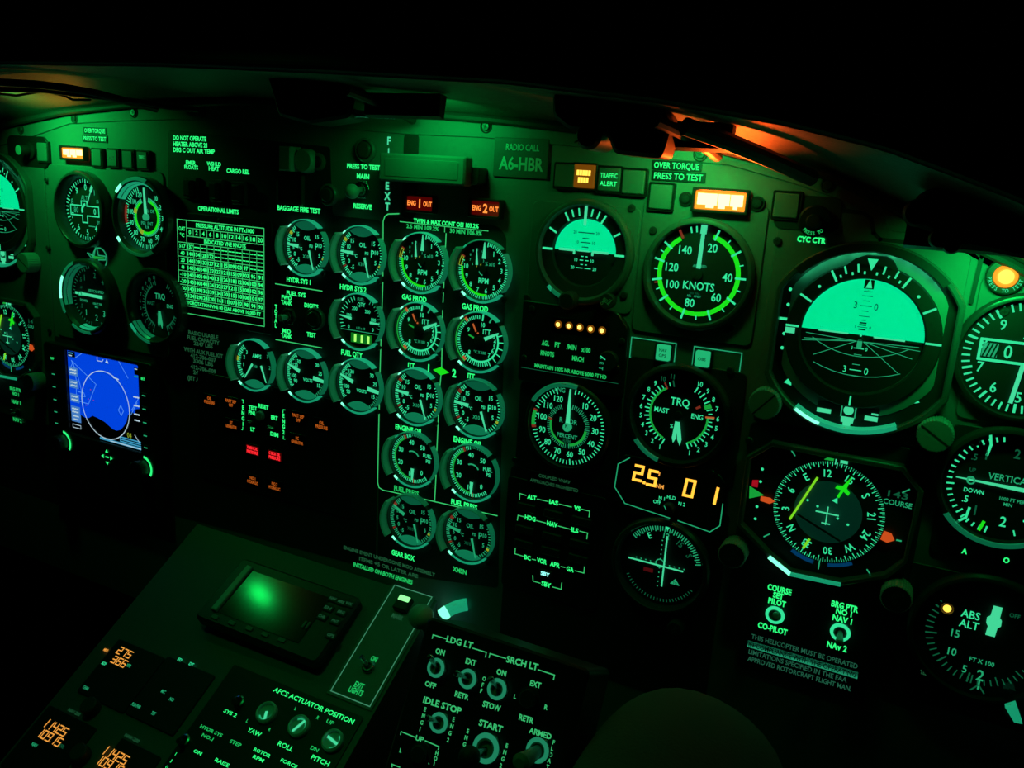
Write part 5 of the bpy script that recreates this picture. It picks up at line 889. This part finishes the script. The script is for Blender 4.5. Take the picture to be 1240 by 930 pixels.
# navigation display with green glint
ZN = 14; c0 = PED.pix(330, 732, ZN); o = pthing('navigation_display', 'dark unlit navigation display with a green glint on the pedestal', 'display unit', 330, 732, ZN)
w_, h_ = 150, 76
_p = PED.mw(*PED.pix(315, 720, ZN), ZN).translation; _d = (_p - CAM).normalized(); _l = (Vector((-.475, -.08, 1.163)) - _p).normalized(); _n = (_l - _d).normalized()
_xx = Vector((1, 0, 0)); _xx = (_xx - _n * _xx.dot(_n)).normalized(); _yy = _n.cross(_xx); _t = o.matrix_world.translation.copy()
TILT = Matrix(((_xx.x, _yy.x, _n.x, _t.x), (_xx.y, _yy.y, _n.y, _t.y), (_xx.z, _yy.z, _n.z, _t.z), (0, 0, 0, 1)))
m = MB(); m.prism(rr(w_, h_, 6, 6, -2), 3.5, ZN, 'black', 2.4); m.build('case', o)
SCR = pedpoly(o, [(301, 692), (398, 721), (365, 778), (264, 749)], c0, ZN + .6); sx = [p[0] for p in SCR]; sy = [p[1] for p in SCR]; X0, X1, Y0, Y1 = (sx[0] + sx[3]) / 2, (sx[1] + sx[2]) / 2, (sy[2] + sy[3]) / 2, (sy[0] + sy[1]) / 2
q = MB(); q.prism([(X0, Y0), (X1, Y0), (X1, Y1), (X0, Y1)], ZN - .2, ZN + .5, 'screen', .1); q.build('screen', o)
q = MB(); q.prism([(X0 - 9, Y0), (X0 - 2, Y0), (X0 - 2, Y1 + 3), (X0 - 9, Y1 + 3)], ZN - .2, ZN + 3.2, 'knob', .8); q.build('edge_grip', o)
for i, (px, py) in enumerate(((262, 750), (282, 757), (303, 763.5), (322, 770.5), (342, 777))): x, y = PED.pix(px, py, ZN); q = MB(); q.prism(rr(8, 4.4, 1, x - c0[0], y - c0[1] - 1), ZN - .2, ZN + 1.4, 'knob' if 0 else 'bezel', .5); q.build('softkey', o)
for t, px, py in (('NAV', 402, 725), ('MRK', 412, 729), ('WX', 421, 731), ('EN', 396, 737), ('BRG', 412, 742), ('CHR', 389, 748), ('PNT', 405, 753.5), ('GPS', 400, 771.5)):
    x, y = PED.pix(px, py, ZN); q = MB(); q.prism(rr(11, 7, 1, x - c0[0], y - c0[1]), ZN - .2, ZN + 1.6, 'rubber', .5); q.text(t, x - c0[0], y - c0[1], 3.0, ZN + 1.8, 'legx', w=7.5); q.build('key', o)
o.matrix_world = TILT
x, y = PED.pix(370, 759, ZN); q = MB(); [q.prism(rr(2.4, 8, .6, x - c0[0] + d, y - c0[1]), ZN - .2, ZN + 2, 'bezel', .4) for d in (-2, 2)]; q.build('slide_switch', o)
# exit lights strip
o = pthing('exit_lights_panel', 'narrow outlined pedestal panel with a lit green MARK button and EXIT LIGHTS switch', 'control panel', 462, 782); c0 = PED.pix(462, 782)
Q = pedpoly(o, [(477, 709), (523, 722.5), (449, 855), (401, 838)], c0, .8); xa, xb, ya, yb_ = (Q[0][0] + Q[3][0]) / 2, (Q[1][0] + Q[2][0]) / 2, (Q[2][1] + Q[3][1]) / 2, (Q[0][1] + Q[1][1]) / 2
m = MB(); m.prism([(xa - 3, ya - 3), (xb + 3, ya - 3), (xb + 3, yb_ + 3), (xa - 3, yb_ + 3)], .1, 1.0, 'plate', .2); m.line([(xa, ya), (xb, ya), (xb, yb_), (xa, yb_)], .9, 1.2, 'lineped', True)
for t, px, py, w, h, k in (('EXIT', 435, 830, 13, 6.4, 'legd'), ('LIGHTS', 431, 837, 20, 6.4, 'legd'), ('ON', 453, 798, 8.5, 6, 'legd'), ('MARK', 481.5, 747, 16, 6, 'legx')):
    x, y = PED.pix(px, py, 1.2); m.text(t, x - c0[0], y - c0[1], h * .82, 1.3, k, w=abs(PED.pix(px + w / 2, py, 1)[0] - PED.pix(px - w / 2, py, 1)[0]), bold=.02)
m.build('face', o)
x, y = PED.pix(489, 726, 5); q = MB(); q.prism(rr(15, 15, 1.5, x - c0[0] + 1, y - c0[1] - 4), .8, 7, 'black', 1); q.prism(rr(12, 5.4, .8, x - c0[0] + 1, y - c0[1] + .2), 6.8, 7.4, 'grnhot', .3); q.build('mark_button', o)
x, y = PED.pix(446, 807, 3); q = MB(); q.lathe([(6, .8), (6, 3.4), (4.6, 4.4), (3.6, 4.4), (3, 2)], 'metal', 24, cx=x - c0[0], cy=y - c0[1]); q.tube([(x - c0[0], y - c0[1], 2), (x - c0[0] - 5, y - c0[1] + 2, 14)], [1.4, 2.4], 'metal'); q.build('toggle', o)
# ball-topped lever
o = bpy.data.objects.new('ball_lever', None); COL.objects.link(o); tip = sight(510, 747, .735); bx, by = PED.pix(518, 770); base = PED.mw(bx, by).translation; o.location = base; bpy.context.view_layer.update()
tag(o, 'round green-lit ball knob on a short lever by the MARK button', 'lever knob')
m = MB(); m.ball(11.2, tuple(tip * 1000), 'knob', 28, 18); m.build('ball_knob', o, Matrix.Identity(4)); m = MB(); m.tube([tuple(base * 1000), tuple((base * .5 + tip * .5) * 1000), tuple(tip * 1000)], 3, 'metal', 12); m.build('stem', o, Matrix.Identity(4))
# flight control actuator panel
o = pthing('actuator_panel', 'black pedestal panel lettered AFCS ACTUATOR POSITION with three round indicators', 'control panel', 330, 890); c0 = PED.pix(330, 890)
m = MB(); m.prism(rr(150, 120, 2, -4, -18), .1, 1.0, 'black', .3)
PL = [('AFCS ACTUATOR POSITION', 379, 854, 101, 8.4, 'leg'), ('YAW', 308, 886.6, 17, 8, 'leg'), ('ROLL', 346, 903.7, 19, 8.4, 'leg'), ('PITCH', 388, 921, 22.5, 8.4, 'leg'), ('SYS 2', 279, 863.5, 16, 6.5, 'leg'), ('HYDR SYS', 256, 885, 28, 6, 'legd'), ('NO.1', 251.5, 892.6, 14, 6, 'legd'), ('STEP', 285.3, 900, 14, 6.5, 'legd'), ('ROTOR', 317.5, 911.5, 21, 6.2, 'leg'), ('RPM', 313, 918.6, 13.5, 6.2, 'leg'), ('FORCE', 350, 924.5, 21, 6.2, 'leg'), ('RAISE', 269, 923.5, 18, 6.5, 'leg'), ('ON', 239.5, 911, 10, 6, 'leg'), ('L', 299.5, 873, 3.4, 5.6, 'legd'), ('R', 326.5, 883.5, 4.5, 5.6, 'legd'), ('L', 358, 858, 3.4, 6, 'legd'), ('R', 385, 869, 5, 6, 'legd'), ('UP', 400, 874.6, 9, 6.5, 'legd'), ('DN', 381, 907, 9.5, 6.5, 'legd'), ('I', 213, 913, 2, 6, 'leg'), ('S', 207.5, 921.5, 4, 6, 'leg'), ('O', 202, 929, 5, 6, 'leg')]
for t, px, py, w, h, k in PL:
    x, y = PED.pix(px, py, 1.2); H_ = abs(PED.pix(px, py + h / 2, 1)[1] - PED.pix(px, py - h / 2, 1)[1]); m.text(t, x - c0[0], y - c0[1], H_ * .8, 1.3, k, w=abs(PED.pix(px + w / 2, py + w * .18, 1)[0] - PED.pix(px - w / 2, py - w * .18, 1)[0]) * .98 if len(t) > 1 else None, bold=.015)
m.build('face', o)
for px, py, a in ((323, 863, 158), (362, 879.5, 25), (403, 897, 104)):
    x, y = PED.pix(px, py, 3); q = MB(); q.lathe([(9.6, .8), (9.6, 5), (8.4, 6.4), (7.6, 6.2), (7.2, 3.4), (0, 3.4)], 'clear', 32, cx=x - c0[0], cy=y - c0[1]); q.build('indicator_rim', o)
    q = MB(); cx_, cy_ = x - c0[0], y - c0[1]; q.tick(a, -6.4, 6.4, 2.2, 3.9, 'ndl', cx_, cy_) if a != 158 else q.tick(a, -1, 7, 2.4, 3.9, 'ndl', cx_, cy_); q.arc(a - 70, a + 70, 5.6, 6.9, 3.6, 'mkd', cx_, cy_); q.build('position_bar', o)
for px, py in ((289, 849.5), (223, 896.5)):
    x, y = PED.pix(px, py, 3); q = MB(); q.lathe([(5.4, .8), (5.4, 4), (4, 4.6), (3, 2.6)], 'metal', 20, cx=x - c0[0], cy=y - c0[1]); q.tube([(x - c0[0], y - c0[1], 2), (x - c0[0] + 3, y - c0[1] - 4, 13)], [1.4, 2.4], 'black'); q.build('toggle', o)
# radio control heads
def radio(px, py, label, w, h, rows, marks, off=(0, 0), extra=()):
    o = pthing('radio_control_head', label, 'radio', px, py, 2); c0 = PED.pix(px, py, 2); m = MB(); m.prism(rr(w, h, 2, *off), .1, 2.0, 'black', .5)
    for t, qx, qy, wd, k in marks: x, y = PED.pix(qx, qy, 2.2); m.text(t, x - c0[0], y - c0[1], 3.0, 2.4, k, w=wd, bold=.02)
    m.build('face', o)
    for t, qx, qy, cw, ch in rows:
        x, y = PED.pix(qx, qy, 2.2); q = MB(); q.seg(t, x - c0[0], y - c0[1], cw, ch, 2.4, 'ambx', cw * .22, .08, 1.5); q.build('frequency_digits', o)
    for qx, qy in extra: x, y = PED.pix(qx, qy, 2.2); q = MB(); q.lathe([(8, 1.8), (8, 10), (7, 11), (0, 11)], 'rubber', 24, cx=x - c0[0], cy=y - c0[1]); q.build('knob', o)
radio(150, 812, 'radio head showing the amber digits 275 over 366, upper left of the pedestal', 64, 58, (('275', 140.5, 790.5, 4.4, 6.6), ('366', 134, 801.5, 4.4, 6.6)), (('MKR', 128.5, 787.5, 6, 'ambx'), ('ADF', 126, 803.5, 6, 'mk'), ('XFR', 156, 806, 6, 'mkd'), ('CHAN', 104, 833, 7, 'mkd')), (0, -4), ((112, 858),))
radio(70, 896, 'radio head showing amber 114.25 over 109.15 at the lower left corner', 66, 60, (('114.25', 50, 878, 4.4, 7), ('109.15', 43, 890, 4.4, 7)), (('NAV', 42, 902, 7, 'mkd'), ('XFR', 74.5, 903.5, 7, 'mkx'), ('NAV-200', 90, 862.5, 16, 'legx')), (-4, -8), ((100, 915),))
radio(150, 930, 'radio head showing amber 114.25 over 109.15, right of its twin', 50, 60, (('114.25', 121, 911, 4.4, 7), ('109.15', 114, 923, 4.4, 7)), (('NAV-200', 160, 894, 18, 'legx'),), (2, -10))
radio(195, 845, 'dark radio head with tiny green words right of the 275 display', 62, 60, (), (('FD', 218, 799, 5, 'mk'), ('DT', 232, 804.5, 5.4, 'mk'), ('MIC', 198, 837.5, 5, 'mkd'), ('NO', 208, 847, 5, 'mkd'), ('PUSH PWR', 165, 854.5, 11, 'mkd'), ('TST', 186, 864, 5, 'mkd')), (6, 6))
# lit curved strip behind the collective head
o = pthing('curved_light_strip', 'small teal-lit curved clear strip behind the collective switch box', 'light strip', 548, 742); m = MB(); m.lathe([(31, .2), (30, 8), (33, 11), (39, 9), (41, .2)], 'wlit', 18, -66, -24, 26, -22); m.lathe([(30.9, .2), (29.9, 8.1), (33, 11.1), (39.1, 9.1), (41.1, .2)], 'whot', 6, -67, -56, 26, -22); m.build('strip', o)
# ------------------------------------------------------------------ collective switch box
o = thing('collective_switch_box', 'black switch box lettered LDG LT, SRCH LT and IDLE STOP in the bottom foreground', 'control box', COLL, 600, 850); bpy.context.view_layer.update(); c0 = COLL.pix(600, 850)
m = MB(); m.prism(rr(112, 178, 4, -4, -54), -46, 0, 'black', 1.6); m.build('box', o)
ex = COLL.mw(c0[0] - 4, c0[1] - 120, -23).translation * 1000
m = MB(); m.tube([tuple(ex), (ex.x + 4, ex.y - 60, ex.z - 70), (ex.x + 10, ex.y - 190, ex.z - 240), (ex.x + 14, ex.y - 330, 52)], [24, 20, 18, 18], 'black', 20); m.build('lever_tube', o, Matrix.Identity(4))
CL = [('LDG LT', 556.6, 777.7, 31.5, 9), ('SRCH LT', 632.3, 803, 38, 9.4), ('ON', 533, 789.4, 11, 8), ('OFF', 521.3, 829.2, 13, 7.5), ('EXT', 570.3, 801.7, 12.5, 8), ('RETR', 559.2, 842.3, 16.5, 8), ('O', 586.3, 822, 5, 6), ('F', 584.5, 829.4, 4, 6), ('F', 582.7, 836.6, 4, 6), ('ON', 607.2, 814.4, 11.5, 8), ('STOW', 595.4, 855.2, 21.5, 8.4), ('EXT', 648.5, 828.6, 13, 8), ('L', 623.7, 843.5, 3, 6), ('R', 661.2, 856.5, 5, 7), ('RETR', 637.4, 870.6, 17.5, 8.4), ('IDLE STOP', 535.5, 854, 46, 9.4), ('START', 594.3, 879, 28.5, 9.4), ('ARMED', 654.2, 888.2, 27, 8.2), ('UP', 508.1, 894.6, 9.5, 7.4), ('L', 485.2, 908.8, 4, 6.4), ('R', 519, 922.8, 4, 6.2)]
for s_, p0, p1 in (('ENG1', (514.8, 859), (508.6, 882.8)), ('ENG2', (549.4, 871.2), (542.5, 896)), ('ENG1', (566.5, 885.4), (560.3, 909.4)), ('ENG2', (613.7, 903), (606.5, 927)), ('FLOAT', (670.5, 899), (663.2, 928.7)), ('HOI', (529, 912), (525.7, 925))):
    for i, ch in enumerate(s_): t = i / (len(s_) - 1); CL.append((ch, p0[0] + (p1[0] - p0[0]) * t, p0[1] + (p1[1] - p0[1]) * t, 4, 6.2))
m = MB()
for t, px, py, w, h in CL:
    x, y = COLL.pix(px, py, .3); a, b = COLL.pix(px - w / 2, py - w * .15), COLL.pix(px + w / 2, py + w * .15); cdn, cup = COLL.pix(px, py + h / 2), COLL.pix(px, py - h / 2)
    m.text(t, x - c0[0], y - c0[1], abs(cup[1] - cdn[1]) * .92, .3, 'legc', w=(b[0] - a[0]) if len(t) > 1 else None, rot=3, bold=.03)
for L in ([(523.4, 773), (524.4, 768.7), (540, 773.6)], [(572.6, 785), (588.9, 790), (587.9, 795.4)], [(592.3, 796), (593.4, 791.4), (612.4, 797.4)], [(651.7, 811), (671.5, 817.5), (670.2, 823)], [(484.9, 889.4), (485.7, 886), (502, 892.6)], [(515, 897), (531.4, 904.2), (530.6, 907.5)], [(474.8, 928.6), (474.4, 925.4), (484, 929)]):
    m.line([(COLL.pix(*p, .3)[0] - c0[0], COLL.pix(*p, .3)[1] - c0[1]) for p in L], .6, .3, 'legc')
m.build('box_lettering', o)
for px, py, lb, R, lean, kw in ((528.3, 808.7, 'toggle switch between ON and OFF under LDG LT', 6.2, (-3, 6.5), {}), (566.5, 822, 'toggle switch between EXT and RETR under LDG LT', 6.2, (-5.5, 2), {}), (602, 834.5, 'toggle switch between ON and STOW under SRCH LT', 6.6, (-3, 6), {}), (531.6, 875.3, 'toggle switch under the words IDLE STOP', 6.4, (-5, 2), {}), (588.4, 906, 'large rubber-tipped toggle switch under the word START', 9, (-5, -6), dict(tip='rubber', ballr=6.6, r1=3.2)), (651, 908.6, 'large bat-handled toggle switch under the word ARMED', 7.4, (-1.5, -6), dict(r0=3.2, r1=5.4, L=24, k='knob'))):
    kw = dict(dict(nutk='knob', L=12, r0=1.1, r1=1.9, k='metal', glow='mkring'), **kw); toggle(COLL, px, py, lb, R, lean, **kw)
for px, py, lb in ((638.5, 846, 'dim ridged four-way hat switch between EXT and RETR under SRCH LT'), (506, 914, 'dim hat switch at the lower left of the switch box, below UP')):
    o = thing('hat_switch', lb, 'hat switch', COLL, px, py, px=5); bpy.context.view_layer.update(); m = MB(); m.lathe([(7, 0), (7, 2), (4, 2.6), (3.4, 4)], 'rubber', 24); m.build('base', o); ridged_knob(o, 0, 0, 5.4, 2.6, 'hat_cap', None, k='rubber', z0=3)
# small lit clear lever tip at the lower right edge
o = thing('lit_lever_tip', 'small teal-lit clear lever tip at the lower right picture edge', 'lever', MAIN, 1226, 866, px=20); bpy.context.view_layer.update(); c0 = MAIN.pix(1226, 866, 20)
m = MB(); m.prism([(MAIN.pix(x, y, 20)[0] - c0[0], MAIN.pix(x, y, 20)[1] - c0[1]) for x, y in ((1217, 856), (1230, 852), (1238, 876), (1228, 874))], 16, 22, 'wlit', 1); m.build('tip', o)
m = MB(); m.lathe([(5, .2), (5, 16), (0, 16)], 'black', 20); m.build('stem', o)
# ------------------------------------------------------------------ glareshield above the panel, with what hangs under it
LIP = [(-800, 1112), (-650, 1158), (-520, 1179)] + [MAIN.pix(x, y, 120) for x, y in ((0, 80), (200, 83), (400, 92), (620, 105), (800, 128), (950, 155), (1070, 185), (1150, 215), (1240, 250))] + [(500, 1088), (600, 1030)]
def interp(P, x):
    for a, b in zip(P, P[1:]):
        if x <= b[0]: t = (x - a[0]) / (b[0] - a[0]); return a[1] + (b[1] - a[1]) * t
    return P[-1][1]
N = 90; xs_ = [-760 + 1320 * i / N for i in range(N + 1)]; rows = []
for j in range(9):
    t = j / 8; r = []
    for x in xs_:
        zt, zl = interp(TOP, x) + 2.5, interp(LIP, x); sag = 3.5 * math.sin(t * math.pi) + 1.6 * math.sin(x * .021 + t * 5) * math.sin(t * math.pi)
        r.append((x, 4 - 124 * t, zt + (zl - zt) * t + sag))
    rows.append(r)
lipz = [interp(LIP, x) for x in xs_]
for dy, dz in ((-123, .8), (-125.5, 4), (-126, 8), (-123, 12), (-116, 15), (-60, 30), (40, 44), (200, 40), (330, 5)): rows.append([(x, dy, z + dz) for x, z in zip(xs_, lipz)])
m = MB(); vs = [p for r in rows for p in r]; K = N + 1; m.add(vs, [(r * K + i, r * K + i + 1, (r + 1) * K + i + 1, (r + 1) * K + i) for r in range(len(rows) - 1) for i in range(N)], 'hood')
hood = bpy.data.objects.new('glareshield', None); COL.objects.link(hood); hood.location = (-.1, .1, 1.17); bpy.context.view_layer.update(); tag(hood, 'dark padded glareshield curving over the top of the instrument panel', 'glareshield')
m.build('hood_cover', hood, Matrix.Identity(4))
m = MB(); m.tube([(x, -124.5, z + 5) for x, z in zip(xs_, lipz)], 3.2, 'rubber', 8); m.build('lip_edging', hood, Matrix.Identity(4))
m = MB(); m.tube([(x, -6, interp(TOP, x) + 1) for x in xs_], 3.4, 'rubber', 8); m.build('shade_band', hood, Matrix.Identity(4))  # dark tube added for the shadow between hood and panel top
def w3(px, py, z): x, y = MAIN.pix(px, py, z); return (x, -z, min(y, interp(TOP, x) + (interp(LIP, x) - interp(TOP, x)) * z / 124 - 7))
for lb, pts, r in (('thick black cable sagging under the left end of the glareshield', ((0, 84, 105), (45, 95, 95), (80, 103, 85), (115, 112, 70), (150, 119, 45), (190, 124, 15)), 3.6), ('second black cable below the thick one at the left end', ((0, 106, 90), (50, 107, 80), (100, 115, 66), (170, 121, 40), (205, 124, 20), (240, 124, 10)), 2.6), ('thin black wire looping near the left edge under the glareshield', ((0, 112, 80), (20, 116, 75), (38, 109, 75), (60, 104, 80)), 1.2), ('thin black wire looping over the copilot lamps', ((65, 108, 70), (78, 116, 70), (88, 121, 66), (110, 121, 50)), 1.2), ('black cable crossing the orange-lit hood above the right amber lamp', ((832, 127, 112), (880, 152, 90), (930, 178, 60), (985, 202, 20)), 5.5), ('black cable left of the crossing cable, under the hood', ((795, 126, 112), (822, 148, 90), (850, 166, 60), (870, 176, 20)), 4.0), ('black cable hanging under the hood above the fire handle', ((420, 98, 112), (455, 118, 80), (480, 128, 50), (500, 134, 15)), 3.6)):
    m = MB(); m.tube([w3(*p) for p in pts], r, 'cable', 10); c = m.build('hood_cable', mw=Matrix.Identity(4)); tag(c, lb, 'cable', None)
def hung(name, label, cat, pxs, z0, z1, k='black', parts=()):
    P3 = [MAIN.pix(x, y, z1) for x, y in pxs]; cx = sum(p[0] for p in P3) / len(P3); cy = sum(p[1] for p in P3) / len(P3)
    o = thing(name, label, cat, MAIN, cx, cy, px=False); bpy.context.view_layer.update(); m = MB(); m.prism([(x - cx, y - cy) for x, y in fillet(P3, 4)], z0, z1, k, 2.5); m.build('body', o); return o, cx, cy
o, cx, cy = hung('hood_mounted_box', 'black angular box hanging under the glareshield above the traffic alert buttons', 'box', [(668, 112), (800, 129), (813, 150), (800, 192), (742, 186), (735, 164), (686, 156), (668, 140)], 76, 100, 'cable')
a, b = MAIN.pix(762, 172, 101), MAIN.pix(795, 178, 101); m = MB(); m.line([(a[0] - cx, a[1] - cy), (b[0] - cx, b[1] - cy)], 1.0, 100.4, 'metal'); m.build('edge_strip', o)
x, y = MAIN.pix(712, 164, 100); m = MB(); m.lathe([(9, 70), (9, 98), (7, 101), (0, 101)], 'cable', 20, cx=x - cx, cy=y - cy); m.tick(60, -10, 12, 1.2, 101.5, 'bezel', x - cx, y - cy); m.build('clamp_screw', o)
o, cx, cy = hung('hood_mounted_lamp', 'black lamp body under the glareshield, above the dark middle of the panel', 'lamp', [(322, 93), (412, 99), (428, 118), (422, 142), (372, 150), (336, 140)], 52, 80, 'cable')
x, y = MAIN.pix(428, 140, 78); m = MB(); m.tube([(x - cx - 14, y - cy, 60), (x - cx, y - cy + 2, 74), (x - cx + 26, y - cy + 1, 60)], [2, 3, 1.4], 'metal'); m.build('latch', o)
o, cx, cy = hung('hood_mounted_socket', 'black lumpy socket block under the right end of the glareshield', 'socket block', [(1108, 238), (1130, 226), (1250, 262), (1262, 318), (1205, 306), (1150, 298), (1136, 284), (1102, 272)], 66, 84, 'cable')
for px, py, r in ((1112, 258, 8), (1138, 288, 6), (1165, 250, 7), (1152, 296, 5)): x, y = MAIN.pix(px, py, 70); m = MB(); m.lathe([(r, 60), (r, 86), (r * .8, 88), (0, 88)], 'cable', 20, cx=x - cx, cy=y - cy); m.build('plug', o)
for x, yl, z, lb in ((-.475, -.080, 1.163, 'copilot end'), (.025, -.060, 1.163, 'fire handle'), (.24, -.060, 1.148, 'airspeed dial'), (.415, -.055, 1.098, 'large attitude dial')):
    o = bpy.data.objects.new('flood_light_housing', None); COL.objects.link(o); o.location = (x, yl - .012, z); bpy.context.view_layer.update(); tag(o, f'slim black flood light housing under the glareshield above the {lb}', 'light')
    m = MB(); X, Y_, Z_ = x * 1000, yl * 1000, z * 1000; m.add([(X + sx_ * 34, yy, Z_ + zz) for sx_ in (-1, 1) for yy, zz in ((Y_ - 18, -7), (Y_ - 12, -9), (Y_ - 9, 8), (Y_ - 18, 9))], [(0, 1, 2, 3), (7, 6, 5, 4), (0, 4, 5, 1), (1, 5, 6, 2), (2, 6, 7, 3), (3, 7, 4, 0)], 'cable'); m.build('housing', o, Matrix.Identity(4))
# ------------------------------------------------------------------ pilot's legs: one continuous skinned body, left knee raised into the bottom of the picture
kn = sight(838, 928, .50)
J_ = [((.40, -.80, .50), .125), ((.31, -.78, .49), .105), (((.31 + kn.x) / 2 + .01, -.5, (.5 + kn.z) / 2 + .015), .088), (tuple(kn + Vector((.002, -.05, .004))), .066), (tuple(kn), .060), (tuple(kn + Vector((-.004, .03, -.055))), .058), ((kn.x - .01, kn.y + .06, .42), .058), ((kn.x - .01, kn.y + .05, .17), .042), ((kn.x - .01, kn.y + .04, .10), .044), ((kn.x - .02, kn.y + .14, .085), .036),
      ((.50, -.78, .49), .105), ((.535, -.5, .60), .088), ((.56, -.22, .69), .064), ((.56, -.15, .40), .056), ((.56, -.15, .17), .042), ((.56, -.15, .10), .044), ((.57, -.05, .085), .036)]
ED = [(0, 1), (1, 2), (2, 3), (3, 4), (4, 5), (5, 6), (6, 7), (7, 8), (8, 9), (0, 10), (10, 11), (11, 12), (12, 13), (13, 14), (14, 15), (15, 16)]
me = bpy.data.meshes.new('person'); me.from_pydata([j[0] for j in J_], ED, []); po = bpy.data.objects.new('person', me); COL.objects.link(po); me.materials.append(M_['cloth'])
sk = po.modifiers.new('skin', 'SKIN'); sk.use_smooth_shade = True; sd = po.modifiers.new('sub', 'SUBSURF'); sd.levels = sd.render_levels = 3
for i, j in enumerate(J_): me.skin_vertices[0].data[i].radius = (j[1], j[1]); me.skin_vertices[0].data[i].use_root = i == 0
tag(po, 'seated person in dark flight trousers, one knee raised into the bottom of the view', 'person')
